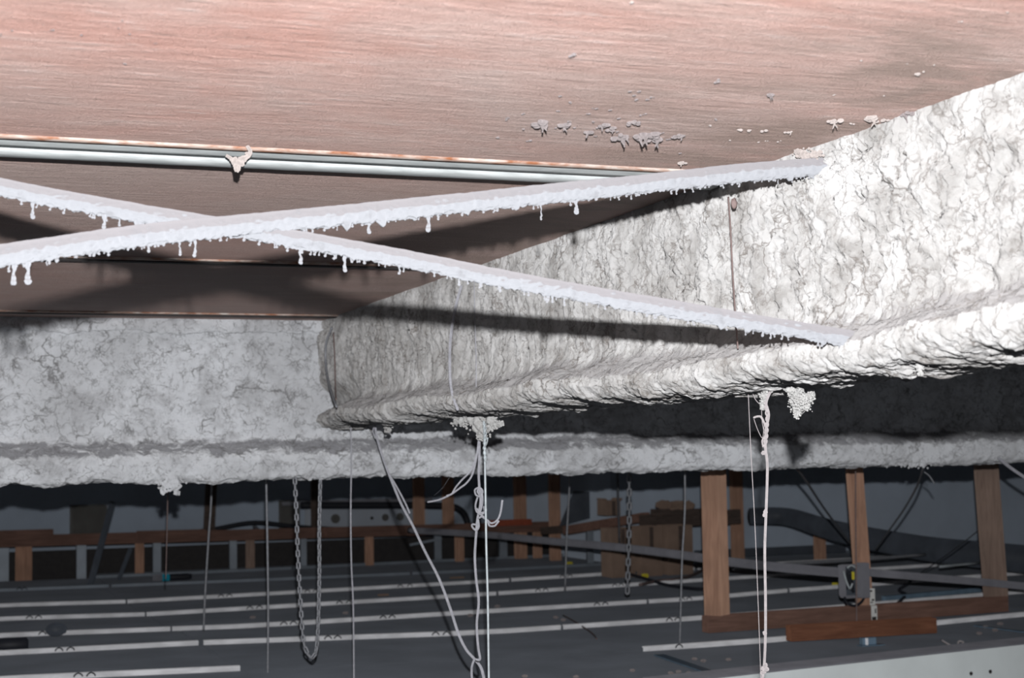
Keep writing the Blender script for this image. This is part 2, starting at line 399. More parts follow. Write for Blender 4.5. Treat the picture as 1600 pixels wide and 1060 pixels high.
def disp_far(T, S, a, z):
    p = np.stack([T, z, a * .5], 1)
    d = .014 * fbm(p * 6, 3) + .010 * billow(p * [15, 17, 15], 3) + .006 * billow(p * [42, 46, 40], 3) + .0025 * billow(p * 110, 2)
    w1 = fbm(p * 12 + 4, 3); w2 = fbm(p * 12 + 44, 3)
    f1, f2 = voro(T * 13 + w1 * 1.8, z * 13 + w2 * 1.8, 5)
    web = sstep(.06, .12, z) * (1 - sstep(.44, .47, z))
    d -= .012 * (1 - sstep(0, .09, f2 - f1)) * web * sstep(-.1, .12, fbm(p * 6 + 11, 2))
    d -= .010 * np.exp(-((z - .475 - .012 * fbm(p * [5, 0, 0], 2)) / .006) ** 2)
    d += .012 * np.exp(-((z + .085) / .02) ** 2) * fbm(p * [6, 1, 1], 2)
    d += (1 - sstep(-.02, .06, z)) * .012 * fbm(p * [14, 20, 20] + 8, 2)
    return d
fpf = resample([(6.05, .527), (6.045, .485), (6.085, .470), (6.105, .45), (6.11, .30), (6.11, .075), (6.085, .045), (6.00, .012), (5.965, -.01), (5.955, -.045), (5.975, -.076), (6.04, -.088), (6.32, -.086), (6.40, -.06), (6.40, -.01), (6.27, .06), (6.25, .12), (6.25, .527)],
               [.0065] * 12 + [.015] * 6)
fpf = smooth_open(fpf, 3)
ts2 = np.concatenate([np.arange(-1.4, -.1, .02), np.arange(-.1, 5.6, .0068), np.arange(5.6, 8.2, .02)])
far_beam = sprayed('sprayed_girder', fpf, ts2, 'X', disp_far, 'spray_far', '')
far_beam.data.flip_normals()
tag(far_beam, 'grey sprayed fibre coated girder crossing the whole background below the deck', 'beam')

# ------------------------------------------------------------------ room shell
def slab(name, x0, x1, y0, y1, z0, z1, mat):
    o = MB().box(((x0 + x1) / 2, (y0 + y1) / 2, (z0 + z1) / 2), x1 - x0, y1 - y0, z1 - z0).build(name, mat); o['kind'] = 'structure'; return o
slab('ceiling', -5, 12, -2, 14.3, DECK, DECK + .12, 'deck')
slab('floor', -5, 12, -2, 14.3, -.30, -.22, 'dark_metal')
slab('wall_back', -5, 12, 14.0, 14.2, -.3, DECK, 'wall')
slab('dark_backing', -5, 5.34, 13.35, 13.4, -.3, onY(300, 853, 13.35).z, 'groove')  # added black sheet: the dark gap below the far rail put in as colour
slab('wall_back_right', 5.35, 12, 12.0, 14.0, -.3, DECK, 'wall')
slab('wall_right', 12, 12.2, -2, 14.3, -.3, DECK, 'wall')

# ------------------------------------------------------------------ metal joint strips under the deck
def track(Y, x0, x1, big, label):
    t = thing('joint_strip', label, 'metal strip', (x0, Y, DECK))
    if big:
        xs = np.linspace(x0, x1, 90)
        def ribbon(prof, jit, name, mat):
            vs = []; fs = []; n = len(prof)
            for i, x in enumerate(xs):
                for j, (y, z) in enumerate(prof):
                    q = pn(np.array([[x * 9, j * 3.3, jit]]))[0] * .0012
                    vs.append((x, Y + y + q, DECK - z - abs(q) * .4))
            for i in range(len(xs) - 1):
                for j in range(n - 1): fs.append((i * n + j, i * n + j + 1, (i + 1) * n + j + 1, (i + 1) * n + j))
            MB().add(vs, fs).build(name, mat, t, True)
        ribbon([(-.070, 0), (-.070, .004), (-.048, .005), (-.046, .003)], 1, 'rusty_flange', 'rust')
        ribbon([(-.046, .003), (-.030, .009), (-.012, .010), (-.010, .002), (.002, .002)], 2, 'upper_rib', 'silver')
        ribbon([(.000, .001), (.002, .010), (.010, .016), (.040, .017), (.052, .014), (.055, 0)], 3, 'lower_rib', 'silver')
    else:
        MB().box(((x0 + x1) / 2, Y - .018, DECK - .003), x1 - x0, .022, .006).build('rusty_flange', 'rust', t, False, .001)
        MB().box(((x0 + x1) / 2, Y + .012, DECK - .0045), x1 - x0, .03, .009).build('lower_rib', 'groove' , t, False, .001)
    return t
track(2.70, -1.2, 1.452, True, 'galvanised double ribbed metal strip with rusty edge nearest under the brown deck')
track(4.21, -.8, 1.452, False, 'thin rusty metal joint strip behind the crossing rods, middle of the three')
track(5.80, -.8, 1.46, False, 'thin pale joint strip under the deck just before the grey girder')

# ------------------------------------------------------------------ crossing braces coated with dust
def dusty_rod(name, label, pts, r0, seed):
    P = catmull([Vector(p) for p in pts], 40)
    # even resample
    A = np.array(P); L = np.concatenate([[0], np.cumsum(np.linalg.norm(np.diff(A, axis=0), axis=1))])
    s = np.arange(0, L[-1], .0032); C = np.stack([np.interp(s, L, A[:, k]) for k in range(3)], 1)
    Tn = np.gradient(C, axis=0); Tn /= np.linalg.norm(Tn, axis=1)[:, None]
    side = np.cross(Tn, [0, 0, 1]); side /= np.linalg.norm(side, axis=1)[:, None]; upn = np.cross(side, Tn)
    n = 44; q = np.arange(n) / n * 2 * np.pi
    SS, Q = np.meshgrid(s, q, indexing='ij'); SS = SS.ravel(); Q = Q.ravel()
    cx = np.cos(Q); cz = np.sin(Q)
    p3 = np.stack([SS, cx * .015, cz * .015], 1)
    low = sstep(.5, -.3, cz); 
    d = r0 * (1 + .10 * fbm(np.stack([SS * 6, cx * 0, cz * 0 + seed], 1), 2))
    d = d + low * (.0045 * billow(p3 * 95 + seed, 3) + .002 * billow(p3 * 260 + seed, 2)) + (1 - low) * (.0012 * fbm(p3 * 60 + seed, 3) + .0010)
    f1, f2 = voro(SS * 26 + seed, cz * 0 + .5, seed)
    d -= .0022 * (1 - sstep(0, .12, f2 - f1)) * (1 - sstep(.4, .9, cz))
    drip = np.maximum(fbm(np.stack([SS * 70, SS * 0 + seed, SS * 0], 1), 2) - .2, 0) * sstep(-.55, -1, cz)
    d = d + drip * .02
    # ridge of dust settled on the top, slightly peaked
    d = d + np.maximum(cz, 0) ** 4 * .0022
    i = np.repeat(np.arange(len(s)), n)
    V = C[i] + side[i] * (cx * d)[:, None] + upn[i] * (cz * d)[:, None]
    m = len(s); qd = np.arange((m - 1) * n); rr = qd // n; cc = qd % n; c2 = (cc + 1) % n
    Fc = np.stack([rr * n + cc, rr * n + c2, (rr + 1) * n + c2, (rr + 1) * n + cc], 1)
    me = bpy.data.meshes.new('bar'); me.from_pydata(V.tolist(), [], Fc.tolist()); me.materials.append(M['rod'])
    me.polygons.foreach_set('use_smooth', [True] * len(Fc)); me.update()
    t = thing(name, label, 'brace rod', C[-1])
    o = bpy.data.objects.new('dust_coated_bar', me); COL.objects.link(o); o.parent = t; o.matrix_parent_inverse = Matrix.Translation(-t.location)
    return o, C, L[-1]
def fringe(t, C, seed, k, big):
    rnd = random.Random(seed); mb = MB()
    for _ in range(k):
        i = rnd.randrange(3, len(C) - 3); c = Vector(C[i]); L = rnd.choice([.001, .002, .002, .003, .006]) * rnd.uniform(.6, 1.3); r = rnd.uniform(.001, .0022)
        drop(mb, c + Vector((0, 0, -.010)), L + .006, r, rnd)
    for (px, py, ln, r) in big:
        i = min(range(len(C)), key=lambda j: abs(proj(C[j])[0] - px)); c = Vector(C[i])
        drop(mb, c + Vector((0, 0, -.010)), ln + .008, r, rnd)
    o = mb.build('hanging_dust_fringe', 'rod', t, True); o['kind'] = 'stuff'
def drop(mb, c, L, r, rnd):
    k = max(3, int(L / .003)); pts = [c + Vector((rnd.uniform(-.001, .001), rnd.uniform(-.001, .001), -L * j / k)) for j in range(k + 1)]
    mb.tube(pts, lambda t: r * (1.1 - .6 * t + .35 * math.sin(t * 9) * (t > .3)), 6)
    mb.blob(pts[-1], r * .9, 4, .5, 2)
def proj(p):
    v = ROT.T @ (np.array(p) - np.array([0, 0, H])); return 800 + F * v[0] / -v[2], 530 - F * v[1] / -v[2]
def lineD(pix, x0, i0, x1, i1): return [onD(x, y, 1 / (i0 + (i1 - i0) * (x - x0) / (x1 - x0))) for x, y in pix]
eA = onX(1276, 262, 1.452); dA = 1 / (-(ROT.T @ (np.array(eA) - [0, 0, H]))[2])
eB = onX(1338, 530, 1.385); dB = 1 / (-(ROT.T @ (np.array(eB) - [0, 0, H]))[2])
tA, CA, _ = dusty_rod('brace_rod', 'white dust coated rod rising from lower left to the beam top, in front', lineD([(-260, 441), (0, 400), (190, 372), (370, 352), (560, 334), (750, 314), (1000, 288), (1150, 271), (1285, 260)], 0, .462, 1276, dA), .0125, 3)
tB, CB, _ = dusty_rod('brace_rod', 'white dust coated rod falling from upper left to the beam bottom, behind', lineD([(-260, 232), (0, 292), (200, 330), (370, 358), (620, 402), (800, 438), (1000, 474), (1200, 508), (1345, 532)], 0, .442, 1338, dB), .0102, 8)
fringe(tA, CA, 1, 150, [(22, 0, .022, .004), (44, 0, .024, .0045), (280, 0, .016, .002), (303, 0, .020, .0025), (668, 0, .018, .004), (900, 0, .016, .004), (575, 0, .012, .003), (845, 0, .022, .0015)])
fringe(tB, CB, 2, 110, [(52, 0, .016, .003), (162, 0, .012, .003), (540, 0, .016, .003), (470, 0, .016, .003), (215, 0, .012, .006), (232, 0, .012, .005)])

# ------------------------------------------------------------------ fluff lumps
def fluff_obj(name, label, c, size, seed, cat='fluff lump', st=(1, 1, 1), k=40, taper=0, group=None, mat='fluff'):
    rnd = random.Random(seed); mb = MB(); c = Vector(c)
    mb.blob(c, size, 16, .55, 1.6, st)
    for _ in range(k):
        u = Vector((rnd.gauss(0, 1), rnd.gauss(0, 1), rnd.gauss(0, 1))).normalized()
        hz = u.z; sc = 1.0 - taper * max(0, -hz)
        p = c + Vector((u.x * st[0] * sc, u.y * st[1] * sc, u.z * st[2])) * size * rnd.uniform(.9, 1.45)
        mb.blob(p, size * rnd.uniform(.10, .3), 6, .6, 2.2)
    return tag(mb.build(name, mat, None, True), label, cat, group)

# ------------------------------------------------------------------ cords, wires, chains
def cord(name, label, cat, pts, r, mat, smooth=6, n=6, group=None, extra=None):
    mb = MB(); mb.tube(pts, r, n, smooth)
    if extra: extra(mb)
    return tag(mb.build(name, mat, None, True), label, cat, group)
def twist(mb, pts, r, R, pitch, ph=0, strands=2, sm=6):
    P = catmull([Vector(p) for p in pts], sm); A = np.array(P); L = np.concatenate([[0], np.cumsum(np.linalg.norm(np.diff(A, axis=0), axis=1))])
    s = np.arange(0, L[-1], pitch / 9); C = np.stack([np.interp(s, L, A[:, k]) for k in range(3)], 1)
    Tn = np.gradient(C, axis=0); Tn /= np.linalg.norm(Tn, axis=1)[:, None]
    ref = np.array([.3, 1, .1]); a = np.cross(Tn, ref); a /= np.linalg.norm(a, axis=1)[:, None]; b = np.cross(Tn, a)
    for k in range(strands):
        q = s / pitch * 2 * np.pi + ph + k * 2 * np.pi / strands
        mb.tube([Vector(v) for v in C + a * (np.cos(q) * R)[:, None] + b * (np.sin(q) * R)[:, None]], r, 6)
def chain(label, pts, pitch, wr, mat, group=None):
    P = catmull([Vector(p) for p in pts], 10); A = np.array(P); L = np.concatenate([[0], np.cumsum(np.linalg.norm(np.diff(A, axis=0), axis=1))])
    t = thing('chain', label, 'chain', P[0], group)
    me = None; n = int(L[-1] / pitch)
    for i in range(n):
        s = (i + .5) * pitch; c = Vector([np.interp(s, L, A[:, k]) for k in range(3)]); e = Vector([np.interp(s + .004, L, A[:, k]) for k in range(3)])
        d = (e - c).normalized()
        if me is None:
            mb = MB(); hl = pitch * .36; rr = pitch * .25
            ring = [Vector((rr * math.cos(q), 0, rr * math.sin(q) + (hl if math.sin(q) >= 0 else -hl) * .9)) for q in [2 * math.pi * (j + .5) / 12 for j in range(12)]]
            mb.tube(ring + [ring[0], ring[1]], wr, 5, 0, False)
            o = mb.build('link', mat, t, True); me = o.data
        else:
            o = bpy.data.objects.new('link', me); COL.objects.link(o); o.parent = t
        o.matrix_parent_inverse = Matrix.Identity(4)
        o.rotation_mode = 'QUATERNION'; o.rotation_quaternion = d.to_track_quat('Z', 'Y') @ Matrix.Rotation(math.pi / 2 * (i % 2) + .4, 3, 'Z').to_quaternion()
        o.location = c - t.location
    return t
# ------------------------------------------------------------------ fluff lumps hanging from the beams
def px_on_near(x, y, X=1.47, dz=0): p = onX(x, y, X); return p
def lump(px, py, X, wpx, st, seed, label, k=50, taper=.5, mat='fluff', onYv=None, name='fluff_lump'):
    p = onX(px, py, X) if onYv is None else onY(px, py, onYv)
    D = -(ROT.T @ (np.array(p) - [0, 0, H]))[2]
    return fluff_obj(name, label, p, wpx * D / F, seed, 'fluff', st, k, taper, None, mat)
lump(1238, 610, 1.50, 6, (1.5, 1.5, .8), 20, 'small white fibre tuft on the beam bottom directly above the big hanging lump', 30)
a = onX(1252, 628, 1.50)
def heart():
    rnd = random.Random(5); mb = MB(); D = -(ROT.T @ (np.array(a) - [0, 0, H]))[2]; u = D / F
    for (x, y, r) in [(1252, 622, 9), (1242, 628, 8), (1262, 624, 8), (1247, 638, 8), (1254, 632, 9), (1246, 648, 5), (1268, 618, 5), (1240, 620, 6), (1251, 612, 5), (1260, 636, 5)]:
        mb.blob(onX(x, y, 1.50), r * u * .85, 12, .6, 2.0)
        for _ in range(70):
            q = onX(x + rnd.gauss(0, r * .6), y + rnd.gauss(0, r * .6), 1.49 + rnd.gauss(0, .006)); mb.blob(q, u * rnd.uniform(.5, 1.5), 4, .7, 2.5)
    mb.tube([onX(1245, 652, 1.5), onX(1252, 648, 1.5), onX(1262, 638, 1.5), onX(1270, 624, 1.5), onX(1273, 616, 1.5)], .0006, 5, 4)
    tag(mb.build('fluff_lump', 'fluff', None, True), 'large white heart shaped fibre lump hanging below the beam, right of the cord', 'fluff')
heart()
def cluster(name, label, spots, X, mat='fluff', small=10, sm=(.6, 1.7), onYv=None, cat='fluff', group=None, z=None, parent=None, seed=3):
    rnd = random.Random(seed); mb = MB()
    for (x, y, r) in spots:
        g = (lambda xx, yy: onY(xx, yy, onYv)) if onYv is not None else ((lambda xx, yy: onX(xx, yy, X)) if z is None else (lambda xx, yy: onz(xx, yy, z)))
        p = g(x, y); D = -(ROT.T @ (np.array(p) - [0, 0, H]))[2]; u = D / F
        mb.blob(p, r * u * .75, 9, .6, 2.0)
        for _ in range(small * 3):
            q = g(x + rnd.gauss(0, r * .65), y + rnd.gauss(0, r * .65)) + Vector((rnd.gauss(0, r * u * .4), 0, 0)); mb.blob(q, u * rnd.uniform(*sm), 5, .7, 2.5)
    return tag(mb.build(name, mat, parent, True), label, cat, group)
cluster('fluff_lump', 'shaggy white fibre mass under the beam where the knotted cords hang', [(752, 660, 13), (738, 655, 9), (768, 656, 9), (745, 668, 8), (756, 672, 7), (753, 682, 4), (722, 658, 7), (712, 660, 3), (775, 664, 4), (781, 662, 3), (730, 650, 8), (765, 668, 4), (757, 650, 10)], 1.50, small=16)
cluster('fluff_lump', 'white fibre plug from which the pinkish twisted cord hangs', [(1185, 606, 7), (1195, 608, 6), (1178, 603, 5), (1193, 618, 4), (1192, 628, 3), (1192, 636, 2.5), (1204, 606, 5)], 1.50, small=14)
cluster('fluff_lump', 'white conical fibre drip below the beam at the right', [(1437, 562, 7), (1437, 571, 6), (1437, 578, 4), (1438, 584, 2.5)], 1.42, small=10)
cluster('fluff_lump', 'ragged white fibre fringe under the beam edge at far right', [(1452, 580, 2.5), (1463, 578, 3), (1476, 577, 3), (1482, 579, 2), (1490, 574, 3), (1454, 584, 1.5), (1498, 573, 2)], 1.50, small=10)
cluster('fluff_lump', 'white fibre lump with two prongs under the grey girder at left', [(266, 748, 9), (274, 755, 7), (258, 757, 6), (255, 764, 4), (275, 763, 5), (256, 769, 2.5), (276, 769, 2.5), (266, 757, 7)], None, onYv=5.98, small=12, mat='spray_far')
cluster('fluff_lump', 'tiny pale fibre speck below the girder left of centre', [(483, 744, 3), (484, 748, 2)], None, onYv=5.98, small=6, mat='spray_far')
cluster('fluff_lump', 'small pale fibre tuft under the girder above the two hanging wires', [(1021, 729, 4), (1024, 734, 3), (1015, 728, 3)], None, onYv=6.0, small=6, mat='spray_far')
cluster('fluff_lump', 'shaggy grey fibre tufts under the girder above the diagonal wires', [(1380, 722, 4), (1395, 722, 6), (1410, 723, 6), (1425, 725, 6), (1440, 723, 7), (1452, 720, 6), (1465, 718, 4)], None, onYv=6.0, small=9, mat='spray_far')
cluster('fluff_lump', 'small fibre tuft beneath the beam left of the grey looped cord', [(608, 672, 3.5), (603, 667, 2.5)], 1.50, small=6)
cluster('fluff_lump', 'grey fibre crumbs where the front rod enters the beam top', [(1255, 272, 6), (1262, 279, 5), (1270, 284, 5), (1247, 275, 4), (1243, 268, 3), (1275, 278, 5)], 1.452, small=10, sm=(.8, 2))
cluster('fluff_lump', 'grey crust patch at the deck edge above the front rod end', [(1255, 240, 6), (1245, 236, 4), (1262, 245, 5), (1240, 231, 3), (1270, 242, 5), (1280, 240, 4)], 1.445, small=8, sm=(.8, 2), mat='flake_w')

# ------------------------------------------------------------------ dust on the deck, one by one
ORD = ['nearest', 'second nearest', 'third nearest', 'fourth nearest', 'fifth nearest', 'sixth nearest', 'seventh nearest', 'eighth nearest', 'ninth nearest', 'tenth nearest']
def describe(spots, marks, what):
    """one label per spot: its direction from the closest landmark and its rank there"""
    key = []
    for s_ in spots:
        x, y = s_[:2]; mx, my, nm = min(marks, key=lambda m: math.hypot(m[0] - x, (m[1] - y) * 1.5)); dx, dy = x - mx, y - my
        v = '' if abs(dy) < .4 * abs(dx) else ('upper ' if dy < 0 else 'lower '); h_ = '' if abs(dx) < .4 * abs(dy) else ('left' if dx < 0 else 'right')
        w_ = ('to the ' + v + h_ + ' of') if h_ else ('above' if dy < 0 else 'below'); key.append((w_, nm, math.hypot(dx, dy)))
    out = []
    for i, (w_, nm, d_) in enumerate(key):
        same = sorted(k[2] for k in key if k[:2] == (w_, nm)); r_ = same.index(d_)
        out.append(('%s %s%s %s %s' % (ORD[r_] if len(same) > 1 else '', what, '', w_, nm)).strip())
    return out
def flake(x, y, r, label, group=None, mat='flake', drops=0, name='dust_flake', seed=0):
    r = r * 1.22; rnd = random.Random(int(x * 31 + y)); p = onz(x, y, DECK - .0015); D = -(ROT.T @ (np.array(p) - [0, 0, H]))[2]; u = D / F
    mb = MB()
    for _ in range(max(2, int(r * 1.2))):
        q = p + Vector((rnd.gauss(0, r * u * .55), rnd.gauss(0, r * u * 1.0), -rnd.uniform(0, r * u * .25)))
        mb.blob(q, r * u * rnd.uniform(.28, .55), 6, .6, 2, (1.1, 1.2, .7))
    for _ in range(drops):
        q = p + Vector((rnd.gauss(0, r * u * .4), rnd.gauss(0, r * u * .4), 0)); L = r * u * rnd.uniform(1.0, 1.9)
        mb.tube([q, q + Vector((rnd.gauss(0, .1) * L, rnd.gauss(0, .1) * L, -L * .5)), q + Vector((rnd.gauss(0, .2) * L, rnd.gauss(0, .2) * L, -L))], lambda t: r * u * (.30 - .2 * t), 6)
    return tag(mb.build(name, mat, None, True), label, 'dust', group)
flake(848, 192, 8, 'forked grey dust flake on the brown deck, leftmost big one of the row', None, 'flake', 4)
flake(881, 197, 6, 'grey dust flake second from the left in the deck row', None, 'flake', 2)
flake(917, 206, 5, 'grey dust flake with a drooping tip near the middle of the deck row', None, 'flake', 3)
flake(945, 196, 5, 'flat grey dust flake just left of the hanging pair', None, 'flake', 1)
flake(958, 200, 5, 'pale grey dust crust piece left of the drooping dark edged flake', None, 'flake', 1)
flake(973, 214, 7, 'grey dust flake with a dark underside left of the largest one', None, 'flake', 3)
flake(991, 192, 6, 'smooth oval grey dust flake above the largest hanging one', None, 'flake', 0)
flake(1009, 211, 9, 'largest grey dust flake drooping from the brown deck with a shadow', None, 'flake', 4)
flake(1026, 216, 7, 'pointed grey dust flake drooping right of the largest one', None, 'flake', 4)
flake(1060, 213, 5, 'pale dust crust piece at the right end of the deck row', None, 'flake', 1)
flake(1066, 254, 5, 'little pale dust nub above where the metal strip passes the rod', None, 'flake_w', 1)
flake(1123, 126, 4, 'single small grey dust speck high on the deck right of centre', None, 'flake', 0)
flake(894, 86, 4, 'single small grey dust speck high on the deck near centre', None, 'flake', 0)
flake(1205, 148, 4, 'thin hanging dust thread on the deck above the front rod end', None, 'flake', 2)
flake(1305, 188, 6, 'forked pale dust flake near the beam edge at right', None, 'flake_w', 2)
flake(1361, 184, 7, 'pale dust splinter on the deck beside the white beam', None, 'flake_w', 2)
flake(1415, 178, 6, 'curled dust strand at the deck edge beside the white beam', None, 'flake', 2)
flake(1434, 115, 4, 'pale dust speck at upper right of the deck', None, 'flake_w', 0)
flake(1233, 207, 3.5, 'tiny pale dust nub on the deck above the crust at the rod end', None, 'flake_w', 1)
SP1 = []
for x, y in [(190, 32), (186, 44), (81, 47), (128, 55), (203, 53), (243, 69), (3, 55), (195, 100), (18, 47)]:
    SP1.append((x, y))
for (x, y), lb in zip(SP1, describe(SP1, [(0, 205, 'the left end of the metal strip'), (188, 38, 'the topmost dust pair'), (104, 50, 'the dust trio by the corner')], 'grey dust speck')):
    flake(x, y, 2.0, lb, 'dust specks at the deck upper left')
SP2 = []
for x, y in [(794, 184), (817, 178), (873, 173), (892, 160), (931, 169), (920, 178), (953, 172), (994, 155), (992, 148), (1013, 155), (1018, 152), (967, 185), (900, 199), (935, 200), (1001, 180), (825, 220), (818, 202), (1040, 218), (929, 213), (841, 200), (1064, 239), (1119, 186), (779, 214), (1007, 178), (867, 200), (890, 190), (928, 190), (1033, 208), (1050, 217), (990, 213), (963, 206), (984, 143), (999, 143), (875, 150), (790, 187), (829, 219)]:
    SP2.append((x, y))
for (x, y), lb in zip(SP2, describe(SP2, [(848, 192, 'the leftmost forked flake'), (881, 197, 'the second flake of the row'), (917, 206, 'the flake with a drooping tip'), (958, 200, 'the pale crust piece'), (973, 214, 'the dark edged flake'), (991, 192, 'the smooth oval flake'), (1009, 211, 'the largest drooping flake'), (1026, 216, 'the pointed flake'), (1060, 213, 'the crust ending the row'), (1123, 126, 'the lone speck right of centre')], 'grey dust speck')):
    flake(x, y, 2.2, lb, 'dust specks around the drooping flakes')
SP3 = []
for x, y, r in [(1110, 196, 3), (1155, 203, 4), (1170, 204, 4), (1190, 205, 4), (1185, 222, 2.5), (1197, 221, 2.5), (1140, 219, 2), (1220, 220, 2.5), (1330, 193, 3), (1370, 190, 5), (1382, 188, 4), (1303, 148, 2), (1380, 150, 2), (1345, 95, 2), (1502, 33, 2.5), (1573, 20, 2), (988, 3, 3.5), (1418, 100, 2), (1460, 102, 2)]:
    SP3.append((x, y, r))
for (x, y, r), lb in zip(SP3, describe(SP3, [(1233, 207, 'the pale nub above the rod end'), (1305, 188, 'the forked flake by the beam'), (1361, 184, 'the pale splinter'), (1434, 115, 'the pale speck at upper right'), (1060, 213, 'the right end of the flake row'), (1205, 148, 'the hanging dust thread')], 'pale dust crumb')):
    flake(x, y, r * .8, lb, 'pale crumbs near the white beam', 'flake_w')

# fluffy dust web caught on the metal strip
mb = MB(); rnd = random.Random(2)
Yt = 2.70; zt = DECK - .019
strand = [onY(386, 228, 2.62), onY(391, 236, 2.62), onY(389, 243, 2.63), onY(382, 247, 2.63), onY(373, 250, 2.63)]
mb.tube(strand, lambda t: .003 + .002 * t, 7, 5); mb.tube([onY(353, 243, 2.63), onY(362, 248, 2.63), onY(370, 254, 2.63)], .0028, 7, 4)
for (x, y, r) in [(368, 252, 6), (372, 256, 6), (377, 250, 5), (371, 262, 4), (384, 247, 3.5), (388, 240, 3), (360, 247, 3.5), (389, 232, 2.5), (372, 268, 2)]:
    for _ in range(5): mb.blob(onY(x + rnd.gauss(0, r * .4), y + rnd.gauss(0, r * .4), 2.63), r * .0011 * rnd.uniform(.35, .8), 6, .6, 2)
tag(mb.build('dust_tuft', 'flake_w', None, True), 'pale drooping dust tuft caught on the galvanised metal strip', 'dust')

# ------------------------------------------------------------------ wires against the beam face
def onface(x, y, off=.012): return onX(x, y, 1.44 - off)
cord('tie_wire', 'dark bowed wire over the beam face nearest the girder corner', 'wire', [onX(519, 512, 1.43), onX(510, 535, 1.42), onX(509, 565, 1.42), onX(514, 600, 1.40), onX(526, 636, 1.36)], .0045, 'wire_grey')
cord('tie_wire', 'straight thin rusty wire right beside the bowed wire at the corner', 'wire', [onX(521, 520, 1.43), onX(523, 560, 1.42), onX(524, 600, 1.41), onX(525, 625, 1.38)], .0025, 'wire_rust')
cord('tie_wire', 'bowed grey tie wire over the middle of the beam face', 'wire', [onX(721, 446, 1.43), onX(712, 480, 1.42), onX(704, 530, 1.41), onX(703, 580, 1.40), onX(706, 612, 1.37), onX(715, 640, 1.34)], .004, 'cord_grey')
cord('tie_wire', 'very thin straight wire right of the bowed tie wire', 'wire', [onX(741, 436, 1.43), onX(742, 500, 1.42), onX(744, 560, 1.42), onX(744, 605, 1.39)], .0013, 'cord_grey')
def tagx(mb): mb.blob(onX(1147, 318, 1.42), .006, 9, .5, 2, (.8, .6, 1.4))
cord('tie_wire', 'thin rusty wire with a small pinkish blob hanging over the right beam face', 'wire', [onX(1138, 308, 1.43), onX(1141, 350, 1.42), onX(1145, 430, 1.41), onX(1149, 490, 1.40), onX(1153, 545, 1.37)], .0016, 'wire_rust', extra=tagx)

# ------------------------------------------------------------------ cords hanging under the near beam (X 1.50)
XB = 1.50
def nx(*pts): return [onX(x, y, XB + (p[0] if p else 0)) for (x, y, *p) in pts]
def e1(mb):
    twist(mb, nx((1196, 628), (1199, 650), (1198, 668), (1197, 684), (1194, 700)), .0017, .0026, .022, 0)
    mb.tube(nx((1197, 668), (1190, 653), (1184, 651), (1178, 653)), .0022, 6, 5)
    mb.tube(nx((1193, 700), (1191, 690), (1194, 684), (1198, 678)), .0018, 6, 5)
    mb.tube(nx((1178, 655), (1184, 672), (1191, 685), (1193, 676), (1194, 664)), .0006, 5, 5)
    mb.tube(nx((1175, 612), (1180, 624), (1187, 632)), .0006, 5, 5)
    mb.tube(nx((1190, 637), (1191, 660), (1195, 680)), .0006, 5, 5)
    for x, y in [(1196, 800), (1195, 805), (1192, 1045), (1196, 1040), (1194, 1050), (1198, 1046), (1191, 1052), (1195, 990), (1193, 708)]: mb.blob(onX(x, y, XB), .0032, 6, .7, 3)
cord('cord', 'pinkish white twisted cord hanging in front of the timber posts', 'cord', nx((1204, 612), (1197, 630), (1201, 648), (1197, 672), (1196, 700), (1199, 730), (1197, 800), (1195, 860), (1196, 930), (1196, 990), (1194, 1040), (1190, 1068)), .0026, 'rope', 7, 8, extra=e1)
cord('thread', 'hair thin straight thread just left of the pinkish cord', 'thread', nx((1169, 610), (1173, 700), (1180, 830), (1186, 980), (1189, 1068)), .0007, 'rope')
XB = 1.47
def e2(mb): twist(mb, nx((757, 662), (758, 680), (757, 700), (759, 722)), .0020, .0034, .028, 0); mb.tube(nx((757, 700), (761, 692), (762, 684)), .002, 6, 4)
cord('hanging_wire', 'pale straight wire with a twisted top hanging right of the knots', 'wire', nx((756, 658), (757, 690), (758, 740), (759, 800), (760, 860), (762, 930), (763, 1000), (764, 1070)), .0031, 'wire_pale', 7, 7, extra=e2)
XB = 1.52
def e3(mb):
    r = .0031
    mb.tube(nx((748, 690), (744, 718), (738, 742), (729, 755), (720, 762), (706, 772), (690, 780), (680, 783), (668, 785)), r * .9, 6, 6)
    mb.tube(nx((748, 688), (745, 712), (736, 735), (722, 750), (712, 762), (706, 772), (698, 775)), r * .9, 6, 6)
    mb.tube(nx((748, 762), (742, 766), (744, 774), (751, 776), (754, 768), (750, 763), (746, 768), (751, 780), (750, 800)), r * .85, 6, 6)
    mb.tube(nx((752, 766), (754, 780), (752, 795), (748, 805)), r * .85, 6, 6)
    mb.tube(nx((746, 778), (743, 790), (745, 800), (752, 804), (757, 800), (756, 792)), r * .85, 6, 6)
    mb.tube(nx((745, 795), (750, 801), (759, 800), (759, 793)), r * .8, 6, 6)
    mb.tube(nx((748, 802), (753, 806), (760, 812), (768, 818), (777, 813), (782, 802), (785, 782)), r * .9, 6, 6)
    mb.tube(nx((748, 810), (754, 808), (762, 816), (765, 822), (773, 822), (779, 815)), r * .9, 6, 6)
    mb.tube(nx((747, 812), (748, 824), (744, 829), (738, 824), (738, 820), (742, 820)), r * .9, 6, 6)
cord('knotted_cord', 'grey cord with a tangled knot and loose ends below the shaggy fibre mass', 'cord', nx((749, 684), (749, 712), (748, 740), (749, 762), (751, 785), (746, 812), (744, 835), (742, 870), (744, 905), (748, 940), (745, 975), (747, 1010), (750, 1030), (744, 1031)), .0034, 'cord_grey', 7, 7, extra=e3)
XB = 1.56
def e4(mb):
    mb.tube(nx((608, 742), (618, 758), (632, 784), (640, 802)), .003, 6, 5)
    mb.tube(nx((741, 1031), (737, 1045), (738, 1070)), .0034, 6, 4)
    mb.tube(nx((584, 668), (583, 676), (588, 686)), .0022, 6, 4)
